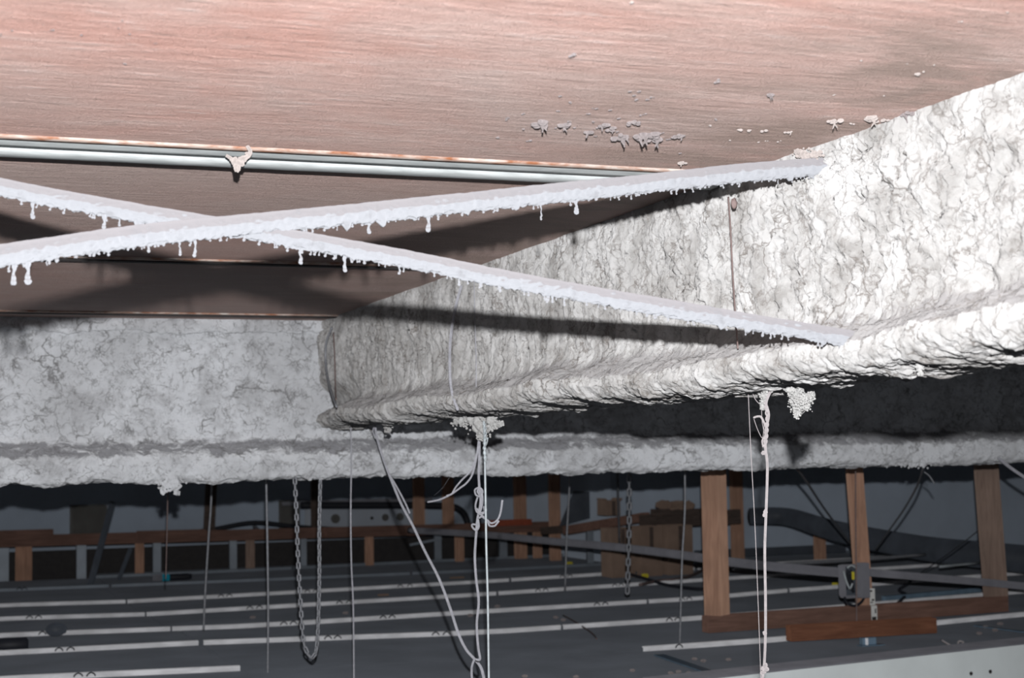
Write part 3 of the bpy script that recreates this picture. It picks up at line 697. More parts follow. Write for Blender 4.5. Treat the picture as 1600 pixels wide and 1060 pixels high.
cord('cord', 'long grey cord slanting down to the right and forking at the bottom', 'cord', nx((586, 664), (589, 684), (598, 715), (608, 742), (626, 786), (645, 822), (664, 862), (686, 905), (703, 950), (716, 990), (728, 1015), (741, 1030), (752, 1045), (758, 1070)), .0042, 'cord_grey', 7, 7, extra=e4)
XB = 1.50
cord('cord', 'thin pinkish grey cord hanging left of the long slanting one', 'cord', nx((548, 668), (549, 720), (548, 800), (549, 880), (552, 950), (553, 1070)), .0026, 'cord_grey')
cord('thread', 'hair thin thread bowing under the beam left of the loose cord end', 'thread', nx((706, 740), (692, 762), (678, 775)), .0005, 'wire_grey')

# ------------------------------------------------------------------ chains and wires from the girder and from the deck behind it
ch = chain('tarnished chain looped down below the grey girder', [onY(460, 738, 6.05), onY(463, 800, 6.05), onY(466, 880, 6.05), onY(470, 950, 6.05), onY(474, 1000, 6.05), onY(481, 1022, 6.05), onY(488, 1027, 6.05), onY(494, 1016, 6.05), onY(497, 980, 6.05), onY(499, 900, 6.05), onY(499, 820, 6.05), onY(501, 738, 6.05)], .0235, .0036, 'wire_grey')
def hang(label, pts, Y, r, mat='wire_grey', group=None, name='hanging_wire'):
    x0, y0 = pts[0]; x1, y1 = pts[1]; p = [onY(x, y, Y) for x, y in pts]
    if y0 > 700:
        d = p[0] - p[1]; k = (DECK - p[0].z) / max(d.z, 1e-3); p = [Vector((p[0].x + d.x * k * .4, Y, DECK + .005))] + p
    return cord(name, label, 'wire', p, r, mat, 5, 6, group)
hang('grey wire hanging left of the looped chain', [(416, 745), (418, 860), (419, 960), (418, 1075)], 6.9, .0048)
hang('slanting grey wire in front of the dark stud at left', [(331, 758), (326, 840), (321, 920), (318, 985)], 8.4, .0058)
hang('faint thin wire hanging under the two pronged fibre lump', [(262, 762), (261, 830), (259, 905)], 7.6, .0028, 'wire_rust')
hang('grey wire hanging near a yellow tag left of the short chain', [(890, 748), (886, 830), (883, 920)], 9.0, .006)
hang('short grey wire just left of the short chain', [(965, 752), (968, 850)], 10.6, .0085, 'wire_dark')
hang('long grey wire hanging left of the first timber post', [(1070, 730), (1070, 800), (1066, 870), (1064, 940), (1062, 1012)], 7.0, .005)
hang('straight dark wire crossing in front of the middle post', [(1337, 668), (1337, 800), (1338, 900), (1339, 1035)], 6.75, .0035, 'wire_rust')
c0 = onY(983, 752, 8.3)
chain('short chain hanging alone behind the girder right of centre', [Vector((c0.x, c0.y, DECK)), c0, onY(983, 830, 8.3), onY(981, 900, 8.3), onY(980, 935, 8.3)], .040, .0062, 'wire_grey')
cord('slanting_wire', 'pale wire slanting from the girder down to the right side of the middle post', 'wire', [onY(1443, 730, 6.2), onY(1432, 762, 6.8), onY(1410, 800, 7.4), onY(1385, 835, 8.0), onY(1368, 860, 8.5)], .0055, 'wire_grey')
cord('slanting_wire', 'short curled wire end beside the pale slanting wire', 'wire', [onY(1444, 738, 6.3), onY(1452, 744, 6.3), onY(1460, 756, 6.3)], .0035, 'wire_grey')
cord('slanting_wire', 'pale wire slanting from the girder down to the left side of the middle post', 'wire', [onY(1236, 722, 6.3), onY(1258, 750, 7.0), onY(1290, 798, 8.0), onY(1335, 858, 9.0)], .0065, 'wire_grey')
cord('slanting_wire', 'pale wire leaving the girder at the right frame edge', 'wire', [onY(1560, 716, 5.92), onY(1580, 732, 5.92), onY(1604, 748, 5.92), onY(1650, 775, 5.92)], .007, 'cord_grey')
cord('slanting_wire', 'faint dark wire slanting left from the right post', 'wire', [onY(1538, 822, 7.50), onY(1490, 860, 7.9), onY(1450, 888, 8.6), onz(1436, 897, .004)], .0035, 'wire_dark')

# ------------------------------------------------------------------ suspended metal pans seen from above
def fp(x, y): return onz(x, y, 0)
rows_px = {
    0: [(0, 1130), (1080, 1078), (1120, 1062), (1600, 1008)],
    1: [(0, 1064), (375, 1047), (1005, 1017), (1230, 1001), (1460, 976), (1600, 962)],
    2: [(0, 1023), (310, 1007), (750, 991), (1095, 968), (1320, 950), (1600, 926)],
    3: [(0, 995), (400, 980), (750, 958), (1095, 937), (1215, 926), (1600, 897)],
    4: [(0, 969), (230, 962), (750, 931), (1100, 908), (1600, 876)],
    5: [(0, 948), (200, 942), (750, 911), (1085, 890), (1600, 860)],
    6: [(0, 924), (400, 908), (750, 893), (1060, 877), (1600, 850)],
    7: [(0, 908), (150, 903), (400, 892), (700, 877), (900, 868), (1600, 838)],
}
RL = {k: [fp(*p) for p in v] for k, v in rows_px.items()}
def rowY(k, X):
    P = RL[k]
    if X <= P[0].x: return P[0].y
    if X >= P[-1].x: return P[-1].y
    for a_, b_ in zip(P, P[1:]):
        if a_.x <= X <= b_.x: return a_.y + (b_.y - a_.y) * (X - a_.x) / (b_.x - a_.x)
splits = {  # (from px, to px, white lip visible) along each row, clips (px x, px y)
    0: [(-200, 560, False), (563, 1800, False)],
    1: [(-200, 375, True), (378, 1003, False), (1005, 1800, True)],
    2: [(-200, 310, True), (318, 876, True), (880, 1800, True)],
    3: [(-200, 266, True), (269, 1010, True), (1014, 1230, True), (1234, 1800, True)],
    4: [(-200, 226, True), (229, 775, True), (779, 1800, True)],
    5: [(-200, 196, True), (199, 795, True), (799, 1085, True), (1090, 1800, True)],
    6: [(-200, 170, True), (174, 640, True), (644, 1062, True), (1066, 1800, True)],
    7: [(150, 455, True), (459, 905, True), (909, 1800, True)],
}
clips = {1: [122, 142, 1060], 2: [92, 110, 512, 527, 680, 697, 1045, 1058], 3: [66, 83, 443, 458, 598, 612, 932, 945, 1065, 1076], 4: [46, 60, 390, 405, 530, 545, 840, 852, 960, 970], 5: [345, 358, 480, 493, 625, 640, 878, 890], 6: [30, 38], 7: []}
def rowpx_y(k, x):
    P = rows_px[k]; x_ = min(max(x, P[0][0]), P[-1][0])
    for a_, b_ in zip(P, P[1:]):
        if a_[0] <= x_ <= b_[0]: return a_[1] + (b_[1] - a_[1]) * (x_ - a_[0]) / (b_[0] - a_[0])
ordn = ['nearest at the picture bottom', 'first', 'second', 'third', 'fourth', 'fifth', 'sixth', 'seventh']
for k in range(0, 8):
    for j, (xa, xb, lipv) in enumerate(splits[k]):
        A_ = fp(max(xa, 0), rowpx_y(k, max(xa, 0))); B_ = fp(min(xb, 1600), rowpx_y(k, min(xb, 1600)))
        X0 = A_.x if xa >= 0 else -.8; X1 = B_.x if xb <= 1600 else B_.x + 1.6
        n = max(2, int((X1 - X0) / .3)); xs = [X0 + (X1 - X0) * i / n for i in range(n + 1)]
        vs = []; fs = []
        yb = (lambda X: rowY(k + 1, X) - .014) if k < 7 else (lambda X: rowY(7, X) + .95)
        for X in xs:
            y0 = rowY(k, X); y1 = yb(X)
            vs += [(X, y0, -.004), (X, y1, -.004), (X, y0, -.03), (X, y1, -.03)]
        for i in range(n):
            a_ = i * 4; b_ = a_ + 4
            fs += [(a_, b_, b_ + 1, a_ + 1), (a_ + 2, a_ + 3, b_ + 3, b_ + 2), (a_, a_ + 2, b_ + 2, b_), (a_ + 1, b_ + 1, b_ + 3, a_ + 3)]
        fs += [(0, 1, 3, 2), (n * 4, n * 4 + 2, n * 4 + 3, n * 4 + 1)]
        if k == 0: side = ['left', 'right'][j]
        else: side = ['left', 'middle', 'right', 'far right'][j if len(splits[k]) > 2 else (j if j == 0 else 2)] if len(splits[k]) > 1 else 'wide'
        lab = ('%s dark grey ceiling pan in the row %s, seen from above' % (side, ordn[k])) if k == 0 else ('%s dark grey ceiling pan with %s, %s row from the front' % (side, 'a white front lip' if lipv else 'no white lip', ordn[k]))
        t = thing('ceiling_pan', lab, 'ceiling panel', (X0, rowY(k, X0), 0), 'grey metal ceiling pans')
        MB().add(vs, fs).build('pan', 'pan', t)
        if lipv:
            lv = []; lf = []
            hh = .0165
            for X in xs:
                y0 = rowY(k, X) - .002
                lv += [(X, y0, -.006), (X, y0 - .004, hh), (X, y0 + .014, hh + .002), (X, y0 + .014, hh - .003), (X, y0 + .003, hh - .004), (X, y0 + .004, -.006)]
            for i in range(n):
                for q in range(6): lf.append((i * 6 + q, i * 6 + (q + 1) % 6, (i + 1) * 6 + (q + 1) % 6, (i + 1) * 6 + q))
            lf += [tuple(range(6))[::-1], tuple(n * 6 + q for q in range(6))]
            lip_o = MB().add(lv, lf).build('front_lip', 'lip' if k < 6 else 'zinc', t)
            for cx in clips[k]:
                if xa <= cx < xb:
                    P = fp(cx, rowpx_y(k, cx)); P = Vector((P.x, rowY(k, P.x) - .008, 0))
                    MB().tube([P + Vector((-.018, 0, .002)), P + Vector((-.014, 0, .011)), P + Vector((0, 0, .018)), P + Vector((.014, 0, .011)), P + Vector((.018, 0, .002))], .0032, 6, 4).build('clip', 'black', lip_o, True)

# ------------------------------------------------------------------ white channel at lower right
pA = onz(1040, 1062, .03); pB = onz(1760, 984, .03)
t = thing('white_channel', 'big white metal channel along the lower right corner with two holes', 'metal channel', pA)
d = (pB - pA).normalized(); nrm_ = Vector((-d.y, d.x, 0))
def prism(P, Q, sec, name, mat, parent):   # sec: list of (across, z)
    vs = []; 
    for E in (P, Q): vs += [E + nrm_ * a_ + Vector((0, 0, z_)) for a_, z_ in sec]
    n = len(sec); fs = [(i, (i + 1) % n, n + (i + 1) % n, n + i) for i in range(n)] + [tuple(range(n))[::-1], tuple(range(n, 2 * n))]
    return MB().add(vs, fs).build(name, mat, parent)
pA2 = Vector((pA.x, pA.y, 0)); pB2 = Vector((pB.x, pB.y, 0))
face = prism(pA2, pB2, [(0, -.15), (.004, -.15), (.004, .018), (0, .018)], 'face', 'white_metal', t)
prism(pA2, pB2, [(-.004, .019), (.16, .019), (.16, .012), (-.004, .012)], 'ledge', 'conduit', t)
prism(pA2, pB2, [(-.03, -.154), (.004, -.154), (.004, -.151), (-.03, -.151)], 'lower_lip', 'groove', t)
for hx, hy in [(1517, 1053), (1547, 1050)]:
    r_ = ray(hx, hy); o_ = np.array([0, 0, H]); n3 = np.array(nrm_); tt = np.dot(np.array(pA2) - o_, n3) / np.dot(r_, n3); p = Vector(o_ + r_ * tt)
    MB().lathe([(-.003, .009), (0.003, .009)], p, nrm_, 14).build('hole', 'groove', face, True)

# ------------------------------------------------------------------ timber frame with three posts
def at_floor(x, y, z=0): return onz(x, y, z)
b1 = onz(1119, 992, -.0); b1.z = 0
Rz = Matrix.Rotation(math.radians(6), 3, 'Z')
def post(x, yb, Y, wd, dp, mat, name, parent, ang=0, top=None, z0=-.003, lean=0):
    p = onY(x, yb, Y); zt_ = DECK + .01 if top is None else top
    R = Matrix.Rotation(math.radians(ang), 3, 'Z')
    vs = []; 
    for z_, off in ((z0, 0), (zt_, lean * (zt_ - z0))):
        for a_, b_ in ((-1, -1), (1, -1), (1, 1), (-1, 1)): vs.append(R @ Vector((a_ * wd / 2, b_ * dp / 2, 0)) + Vector((p.x + off, p.y, z_)))
    return MB().add(vs, [(0, 3, 2, 1), (4, 5, 6, 7), (0, 1, 5, 4), (1, 2, 6, 5), (2, 3, 7, 6), (3, 0, 4, 7)]).build(name, mat, parent, False, .003)
ft = thing('timber_frame', 'open timber frame of three uprights on a brown bottom rail standing on the pans', 'timber frame', b1)
LA = onz(1108, 991, 0); LB = onz(1577, 957, 0)
def PY(x):
    t_ = (x - 1108) / (1577 - 1108); return (LA.y + (LB.y - LA.y) * t_) + .04
post(1121, 980, PY(1120), .095, .10, 'wood', 'post', ft, -58, z0=.088)
post(1351, 950, PY(1349), .088, .035, 'wood', 'post', ft, -8, lean=-.05, z0=.088)
post(1556, 930, PY(1553), .135, .035, 'wood_grey', 'post', ft, -12, lean=-.045, z0=.088)
MB().bar(LA + Vector((0, .04, .045)), LB + Vector((0, .04, .045)), .07, .085).build('bottom_rail', 'wood_rail', ft, False, .003)
MB().bar(onz(1232, 990, .045), onz(1459, 977, .045), .06, .075).build('short_timber', 'wood_red', None, False, .004)
tag(bpy.data.objects['short_timber'], 'short red brown timber offcut lying in front of the frame rail', 'timber')
# bracket
t = thing('floor_bracket', 'small bluish metal bracket under the red brown timber', 'bracket', onz(1360, 1008, 0))
pb = onz(1360, 1009, 0)
MB().box(pb + Vector((0, .02, .018)), .075, .03, .036).build('channel', 'blue_zinc', t, False, .002)
MB().box(pb + Vector((0, -.005, .002)), .125, .05, .004).build('foot_plate', 'blue_zinc', t, False, .001)
MB().box(pb + Vector((-.018, .002, .018)), .012, .006, .034).build('painted_highlight', 'lip', t)  # thin white strip put in as the bracket's highlight

# electrical boxes on the middle post
eb = onY(1334, 908, PY(1349) - .10)
t = thing('junction_box', 'open grey junction box with wires and a yellow tag on the middle post', 'electrical box', eb)
def rbox(cx, cy, Y, wpx, hpx, dep, name, mat, parent, bev=.003):
    p = onY(cx, cy, Y); D = -(ROT.T @ (np.array(p) - [0, 0, H]))[2]; u = D / F
    return MB().box(p, wpx * u, dep, hpx * u).build(name, mat, parent, False, bev)
rbox(1329, 908, PY(1349) - .05, 25, 48, .01, 'back_plate', 'dark_metal', t)
rbox(1316, 908, PY(1349) - .08, 3, 48, .06, 'side_flange', 'conduit', t); rbox(1329, 884, PY(1349) - .08, 27, 3, .06, 'top_flange', 'conduit', t); rbox(1329, 933, PY(1349) - .08, 27, 3, .06, 'bottom_flange', 'conduit', t)
rbox(1348, 907, PY(1349) - .08, 15, 54, .06, 'cover_box', 'conduit', t)
rbox(1333, 900, PY(1349) - .125, 4, 12, .006, 'yellow_tag', 'yellow', t, .001)
mb = MB()
for k in range(7):
    rr = random.Random(k); mb.tube([onY(1320 + rr.random() * 16, 888 + rr.random() * 40, PY(1349) - .10) for _ in range(4)], .004, 6, 5)
mb.build('wires', 'black', t, True)
mb = MB(); mb.tube([onY(1324, 888, PY(1349) - .13), onY(1330, 884, PY(1349) - .13), onY(1337, 888, PY(1349) - .125)], .005, 6, 4); mb.tube([onY(1318, 893, PY(1349) - .13), onY(1323, 910, PY(1349) - .13), onY(1328, 920, PY(1349) - .13), onY(1332, 912, PY(1349) - .13)], .005, 6, 5); mb.build('white_wires', 'wire_pale', t, True)
mb = MB(); mb.tube([onY(1320, 934, PY(1349) - .10), onY(1323, 942, PY(1349) - .13), onY(1335, 947, PY(1349) - .13), onY(1345, 942, PY(1349) - .10), onY(1350, 935, PY(1349) - .08)], .007, 6, 5); mb.build('cable_loop', 'black', t, True)
# paper strips
t = thing('paper_tag', 'two pale paper strips hanging at the foot of the middle post', 'tag', onY(1362, 935, PY(1349) - .13))
us = rbox(1363, 933, PY(1349) - .10, 9, 26, .004, 'upper_strip', 'label', t, 0) ; ls = rbox(1366, 959, PY(1349) - .12, 10, 24, .004, 'lower_strip', 'label', t, 0)
for x, y, a_, b_ in [(1361, 924, 4, 3), (1364, 938, 5, 3), (1362, 942, 4, 2)]:
    p = onY(x, y, PY(1349) - .105); MB().box(p, a_ * .0031, .002, b_ * .0031).build('dark_mark', 'groove', us)
for x, y, a_, b_ in [(1366, 968, 8, 8), (1368, 955, 2, 8)]:
    p = onY(x, y, PY(1349) - .125); MB().box(p, a_ * .0031, .002, b_ * .0031).build('dark_mark', 'groove', ls)

# ------------------------------------------------------------------ conduits and duct
cord('conduit', 'long grey conduit crossing the void and running to the right past the posts', 'conduit', [onY(640, 829, 12.6), onY(760, 836, 11.6), onY(850, 845, 10.6), onY(960, 855, 9.5), onY(1060, 867, 8.6), onY(1130, 877, 8.1), onY(1230, 888, 7.62), onY(1325, 896, PY(1349) - .02)], .026, 'conduit', 6, 12)
cord('conduit', 'grey conduit from the junction box out past the right post', 'conduit', [onY(1358, 895, PY(1349) - .08), onY(1440, 902, PY(1440) - .06), onY(1535, 910, PY(1535) - .06), onY(1620, 918, PY(1620) - .05), onY(1750, 926, PY(1750) - .05)], .021, 'conduit', 5, 12)
cord('conduit', 'thin pale rod lying far behind the middle post', 'rod', [onY(1145, 889, 9.0), onY(1240, 881, 9.1), onY(1340, 875, 9.2), onY(1446, 867, 9.3)], .011, 'wire_grey', 4, 8)
cord('conduit', 'thin pale rod between the conduit and the right post', 'rod', [onY(1468, 886, 8.7), onY(1530, 880, 8.8)], .008, 'wire_pale', 3, 8)
mb = MB()
dp_ = [onY(x, y, Y) for x, y, Y in [(1172, 807, 11.0), (1230, 808, 10.9), (1290, 826, 10.4), (1360, 842, 9.9), (1450, 858, 9.4), (1540, 868, 9.0), (1660, 880, 8.6)]]
mb.tube(dp_, lambda t: .065 + .035 * t, 14, 5)
tag(mb.build('dark_duct', 'dark_metal', None, True), 'dark round duct sloping down to the right behind the posts', 'duct')

# ------------------------------------------------------------------ far timber rail with studs
rail = thing('stud_rail', 'long brown timber rail on short studs in front of the back wall', 'timber rail', onz(0, 905, 0))
Yr = 12.95
zr = onY(300, 845, Yr).z
MB().bar(onY(-120, 850, Yr), onY(860, 823, Yr), .06, .088).build('rail', 'wood_rail', rail, False, .004)
for x, wpx, mat in [(37, 24, 'wood'), (218, 13, 'wood'), (391, 13, 'wood_grey'), (577, 13, 'wood'), (718, 14, 'wood'), (840, 14, 'wood')]:
    p = onY(x, 870, Yr + .02); post(x, 870, Yr + .03, wpx * .0052, .05, mat, 'timber_stud', rail, 0, zr - .0, -.24 if x < 100 else -.003)
for x, wpx in [(6, 15), (127, 15), (245, 13), (364, 12), (474, 10), (684, 12), (786, 14)]:
    post(x, 870, Yr + .12, wpx * .0052, .04, 'zinc', 'metal_stud', rail, 0, zr - .01, -.24 if x < 150 else -.003)
for xa, xb, y_, mat, lb in [(-20, 82, 838, 'wood_rail', 'brown board lying on the far rail at the left frame edge'), (212, 318, 838, 'wood_rail', 'brown board on the far rail below the hanging fibre lump shadow'), (505, 606, 832, 'wood_rail', 'brown board on the far rail right of the looped chain')]:
    pa = onY(xa, y_ + (0), Yr); pb_ = onY(xb, y_ - 3, Yr)
    tag(MB().bar(pa + Vector((0, -.075, .005)), pb_ + Vector((0, -.075, .005)), .07, .075).build('loose_board', mat, None, False, .004), lb, 'board')
tag(MB().bar(onY(247, 834, Yr - .06), onY(300, 833, Yr - .06), .01, .03).build('red_strip', 'red', None), 'small red strip on the far brown board', 'strip')
def fullstud(x, wpx, Y, mat, lb, ybot=870, z0=-.003, lean=0):
    o = post(x, ybot, Y, wpx * Y * .00042, .06, mat, 'wall_stud', None, 0, DECK + .01, z0, lean); return tag(o, lb, 'stud')
fullstud(326, 16, 13.1, 'wood_dark', 'dark brown stud behind the slanting wire at left', 840, zr, .05)
fullstud(655, 17, 13.2, 'wood', 'orange brown stud left of a pair behind the loose cord end', 850, zr)
fullstud(701, 17, 13.2, 'wood', 'orange brown stud directly left of the knotted cord', 850, zr)
fullstud(814, 19, 13.0, 'wood', 'brown stud above the orange red board', 880)
fullstud(868, 17, 12.6, 'wood', 'tan stud left of the leaning dark panel', 880)
fullstud(492, 10, 13.3, 'wood_dark', 'narrow dark stud behind the looped chain', 845, zr)
tag(post(922, 870, 12.0, .055, .04, 'zinc', 'metal_stud', None, 0, onY(922, 828, 12.0).z), 'bluish metal stud behind the long conduit', 'stud')
fullstud(1153, 20, 11.5, 'wood', 'brown stud just right of the first timber post', 868)
fullstud(1115, 10, 11.6, 'wood_dark', 'dark narrow stud mostly hidden by the first timber post', 868)
# grey block, struts
o = rbox(138, 818, 13.85, 52, 56, .3, 'grey_block', 'wall_dark', None); tag(o, 'dark stained block on the back wall at left', 'block'); 
def strut(a_, b_, r, mat, lb, Y0=12.6, Y1=12.6):
    return tag(MB().bar(onY(*a_, Y0), onY(*b_, Y1), r, r).build('strut', mat, None, False, .002), lb, 'strut')
strut((176, 785), (140, 918), .035, 'dark_metal', 'dark strut leaning left over the far rail', 12.2, 12.0)
strut((204, 858), (186, 905), .025, 'dark_metal', 'short dark strut below the far rail', 12.6, 12.4)
# white box on the wall
t = thing('white_duct_box', 'long white duct box with round dark marks on the back wall', 'duct box', onY(560, 815, 13.7))
def wb(cx, cy, w_, h_, dep, Y, name, mat): return rbox(cx, cy, Y, w_, h_, dep, name, mat, t)
dbody = wb(573, 807, 190, 38, .2, 13.9, 'body', 'duct_paint')
for x, y, a_ in [(524, 811, 14), (581, 810, 5), (602, 809, 11), (625, 808, 12)]:
    p = onY(x, y, 13.8); MB().lathe([(0, a_ * .003), (-.006, a_ * .003)], p, (0, 1, 0), 14).build('round_mark', 'wall_dark' if a_ > 5 else 'groove', dbody, True)
tag(rbox(560, 784, 13.6, 240, 6, .05, 'wall_rail', 'conduit', None), 'thin pale horizontal rail above the white duct box', 'rail')
cord('pipe', 'black pipe running along the wall and bending down at its right end', 'pipe', [onY(470, 790, 13.4), onY(560, 790, 13.4), (onY(660, 790, 13.4)), onY(705, 792, 13.4), onY(722, 800, 13.4), onY(730, 815, 13.4), onY(731, 830, 13.4)], .03, 'black', 6, 10)
cord('cable', 'dark cable sagging behind the slanting wire towards the white box', 'cable', [onY(262, 838, 13.3), onY(330, 828, 13.3), onY(398, 817, 13.3), onY(470, 824, 13.3), onY(560, 829, 13.3), onY(650, 836, 13.3), onY(760, 838, 13.3)], .018, 'black', 6, 8)
cord('cable', 'dark cable lying flat below the sagging cable', 'cable', [onY(330, 840, 13.1), onY(395, 840, 13.1), onY(404, 830, 13.1), onY(396, 822, 13.1)], .013, 'wire_dark', 6, 8)
tag(rbox(745, 805, 13.96, 10, 60, .08, 'dark_bracket', 'dark_metal', None), 'dark upright bracket behind the tangled cord knot', 'bracket')
tag(rbox(797, 817, 12.86, 68, 9, .08, 'orange_board', 'orange', None), 'orange red board lying behind the knotted cord', 'board')
tag(rbox(452, 805, 13.95, 30, 46, .1, 'stained_board', 'wall_dark', None), 'small stained panel behind the looped chain', 'panel')
# cluster right of centre
tag(MB().bar(onY(885, 829, 12.2), onY(1010, 808, 11.2), .08, .07).build('brown_beam', 'wood_rail', None, False, .004), 'brown beam rising to the right behind the short chain', 'timber')
tag(MB().bar(onY(845, 830, 12.4), onY(886, 827, 12.3), .08, .06).build('brown_beam', 'wood_dark', None, False, .004), 'dark stub of timber at the left end of the brown beam', 'timber')
tag(MB().bar(onY(1000, 816, 11.2), onY(1156, 807, 11.0), .08, .11).build('dark_plank', 'wood_dark', None, False, .004), 'dark brown plank left of the first timber post', 'timber')
tag(MB().bar(onY(1018, 801, 11.1), onY(1110, 800, 11.0), .08, .05).build('dark_plank', 'wood_dark', None, False, .004), 'short dark block on top of the dark plank', 'timber')
mb = MB(); A4 = [onY(x, y, 12.45) for x, y in [(898, 768), (960, 770), (940, 806), (876, 822)]]; mb.add(A4 + [v + Vector((0, .03, 0)) for v in A4], [(0, 1, 2, 3), (7, 6, 5, 4), (0, 4, 5, 1), (1, 5, 6, 2), (2, 6, 7, 3), (3, 7, 4, 0)])
tag(mb.build('leaning_panel', 'dark_metal', None), 'dark slate panel leaning between the tan stud and the cardboard box', 'panel')
def carton(cx, cy, w_, h_, Y, lb, flaps=False):
    p = onY(cx, cy, Y); u = Y * .00042; t = thing('cardboard_box', lb, 'box', p - Vector((0, 0, h_ * u / 2)))
    zt_ = p.z + h_ * u / 2; zb_ = -.003 if cy > 820 else p.z - h_ * u / 2
    bb = MB().box((p.x, p.y, (zt_ + zb_) / 2), w_ * u, .2, zt_ - zb_).build('box_body', 'card', t, False, .004)
    MB().box(p + Vector((0, -.101, 0)), .03, .004, h_ * u * .96).build('tape', 'wood_dark', bb)
    if flaps:
        for s_ in (-1, 1): MB().bar(p + Vector((s_ * w_ * u * .45, -.02, h_ * u * .5)), p + Vector((s_ * w_ * u * .62, -.02, h_ * u * .66)), .18, .006).build('flap', 'card', t)
carton(951, 794, 24, 24, 11.6, 'open brown cardboard box on the brown beam', True)
carton(965, 846, 42, 44, 10.75, 'left cardboard box standing below the dark plank')
carton(1009, 843, 38, 44, 10.75, 'middle cardboard box standing below the dark plank')
carton(1054, 843, 46, 48, 10.75, 'right cardboard box beside the first timber post')
o = fluff_obj('crumpled_paper', 'crumpled pale paper lying on the dark planks', onY(1037, 789, 11.0), .035, 77, 'paper', (1.5, 1, .7), 8, 0, None, 'card')
fluff_obj('crumpled_paper', 'crumpled brown paper heap left of the first post on the planks', onY(1062, 791, 11.05), .05, 78, 'paper', (2, 1, .6), 8, 0, None, 'card')
post(1281, 862, 11.3, .09, .05, 'wood', 'short_stud', None, 0, onY(1281, 836, 11.3).z + .02); tag(bpy.data.objects['short_stud'], 'short brown stud under the sloping dark duct', 'stud')
o = rbox(1205, 862, 11.7, 260, 12, .1, 'base_board', 'dark_metal', None); tag(o, 'dark base strip at the foot of the right back wall', 'board')

# ------------------------------------------------------------------ litter on the pans
pf = onz(255, 909, 0)
t = thing('torch', 'small dark torch with a bright blue ring lying on the far pans', 'torch', pf)
zz = Vector((0, 0, .028)); ax = Vector((1, .05, 0)).normalized()
MB().lathe([(-.03, .02), (0, .026), (.04, .026)], pf + zz - ax * .05, ax, 14).build('head', 'conduit', t, True)
MB().lathe([(0, .027), (.055, .027)], pf + zz - ax * .01, ax, 14).build('blue_ring', 'teal', t, True)
MB().lathe([(0, .024), (.02, .026), (.14, .026), (.17, .02)], pf + zz + ax * .045, ax, 14).build('handle', 'black', t, True)
pbk = onz(18, 1019, 0)
t = thing('dark_bottle', 'dark shiny bottle lying on the pans at the left frame edge', 'bottle', pbk)
MB().lathe([(0, .02), (.01, .034), (.13, .034), (.16, .018), (.19, .014)], pbk + Vector((.08, 0, .034)), (-1, .05, 0), 16).build('body', 'black', t, True)
MB().lathe([(0, .016), (.03, .016)], pbk + Vector((-.11, 0.01, .034)), (-1, .05, 0), 14).build('cap', 'wire_pale', t, True)
tag(MB().blob(onz(88, 984, .04), .042, 14, .12, 1.2, (1.25, 1, .8)).build('dark_ball', 'dark_metal', None, True), 'dark round lump lying over a white lip at left', 'ball')
for x, y, lb in [(890, 881, 'yellow tag beside the thin wire far on the pans'), (1008, 900, 'yellow tag beside the short chain far on the pans'), (1306, 914, 'yellow tag left of the junction box on the pans')]:
    p = onz(x, y, .012); tag(MB().box(p, .045, .03, .022, Matrix.Rotation(.3, 3, 'X')).build('yellow_tag', 'yellow', None, False, .004), lb, 'tag')
fc = lambda L, z=.012: [onz(x, y, z) for x, y in L]
cord('cable', 'messy pale cable lying on the far pans left of the first post', 'cable', fc([(990, 897), (1010, 890), (1040, 888), (1075, 884), (1098, 886)], .02), .013, 'wire_grey', 6, 7)
cord('cable', 'pale cable curving on the pans below the messy one', 'cable', fc([(1100, 890), (1080, 900), (1055, 906), (1030, 908), (1000, 914)], .02), .011, 'wire_rust', 6, 7)
cord('cable', 'dark cable winding on the pans left of the first post', 'cable', fc([(985, 898), (1010, 905), (1040, 914), (1080, 920), (1100, 921)], .02), .011, 'black', 6, 7)
cord('cable', 'thin dark cable lying across the pans at centre', 'cable', fc([(880, 962), (900, 973), (925, 990), (932, 999)], .005), .004, 'wire_rust', 6, 6)
cord('cable', 'dark cable kink on the pans right of the paper strips', 'cable', fc([(1402, 944), (1415, 930), (1405, 922), (1420, 912), (1425, 905)], .02), .010, 'black', 6, 7)
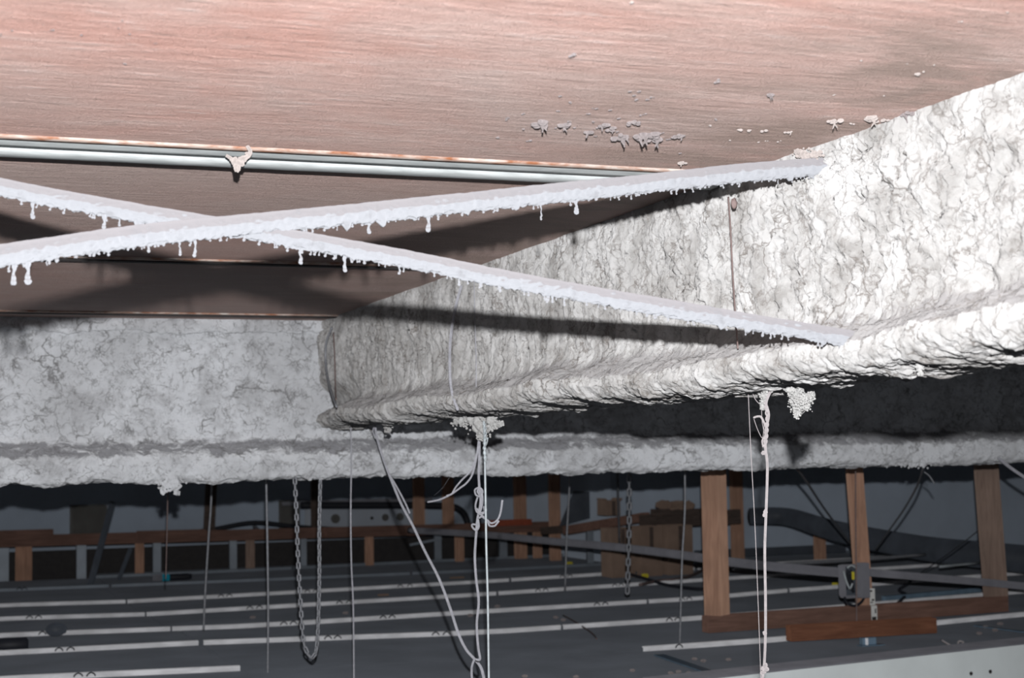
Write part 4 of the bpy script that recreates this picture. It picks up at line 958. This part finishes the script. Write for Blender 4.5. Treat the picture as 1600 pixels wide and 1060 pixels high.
cord('cable', 'short curled pale cable on the pan right of the red brown timber', 'cable', fc([(1472, 1001), (1480, 1006), (1492, 1012), (1500, 1010), (1505, 1004), (1498, 1003), (1497, 1010)], .012), .005, 'rope', 6, 6)
tag(MB().bar(onz(1030, 1024, .004), onz(1130, 1058, .004), .05, .006).build('blue_strip', 'blue_zinc', None), 'thin bluish strip lying across the pan left of the white channel', 'strip')
tag(MB().bar(onz(1380, 936, .02), onz(1530, 922, .02), .03, .03).build('blue_strip', 'blue_zinc', None, False, .002), 'bluish metal strip on the pans behind the frame rail', 'strip')
tag(MB().bar(onz(1525, 978, .004), onz(1600, 988, .004), .03, .006).build('blue_strip', 'blue_zinc', None), 'bluish strip flat on the pan at the right frame edge', 'strip')
def crumb(x, y, r, lb, mat='flake', g=None):
    p = onz(x, y, .004); D = -(ROT.T @ (np.array(p) - [0, 0, H]))[2]
    tag(MB().blob(p, r * D / F, 7, .6, 2, (1.2, 1.2, .6)).build('debris_crumb', mat, None, True), lb, 'debris', g)
SP4 = []
for x, y in [(868, 965), (880, 969), (777, 948), (988, 1048), (1085, 1030), (1099, 1033), (1138, 1031), (1048, 1052), (1060, 1050), (1076, 1052), (1056, 1055), (900, 1058), (820, 1057), (735, 962), (395, 965), (540, 958), (1540, 980), (1555, 985), (1563, 975), (1530, 990)]:
    SP4.append((x, y))
for (x, y), lb in zip(SP4, describe(SP4, [(1120, 990, 'the first timber post foot'), (1010, 1015, 'the free lip end'), (1150, 1058, 'the white channel end'), (760, 990, 'the knotted cord'), (487, 1020, 'the looped chain bottom'), (1490, 1005, 'the short curled cable')], 'pale crumb')):
    crumb(x, y, 3.0, lb, 'flake', 'crumbs on the grey pans')
tag(MB().box(onz(599, 930, .01), .07, .03, .012).build('wood_chip', 'card', None, False, .003), 'pale chip lying on the far pans right of the chain', 'debris')
tag(MB().box(onz(714, 903, .01), .11, .03, .012).build('wood_chip', 'card', None, False, .003), 'flat pale chip lying on the far pans left of the knotted cord', 'debris')
tag(MB().bar(onz(640, 828, 0) if False else onY(640, 852, 12.9), onY(690, 842, 12.9), .01, .02).build('tie_strip', 'zinc', None), 'thin tie strip on the far studs', 'strip')
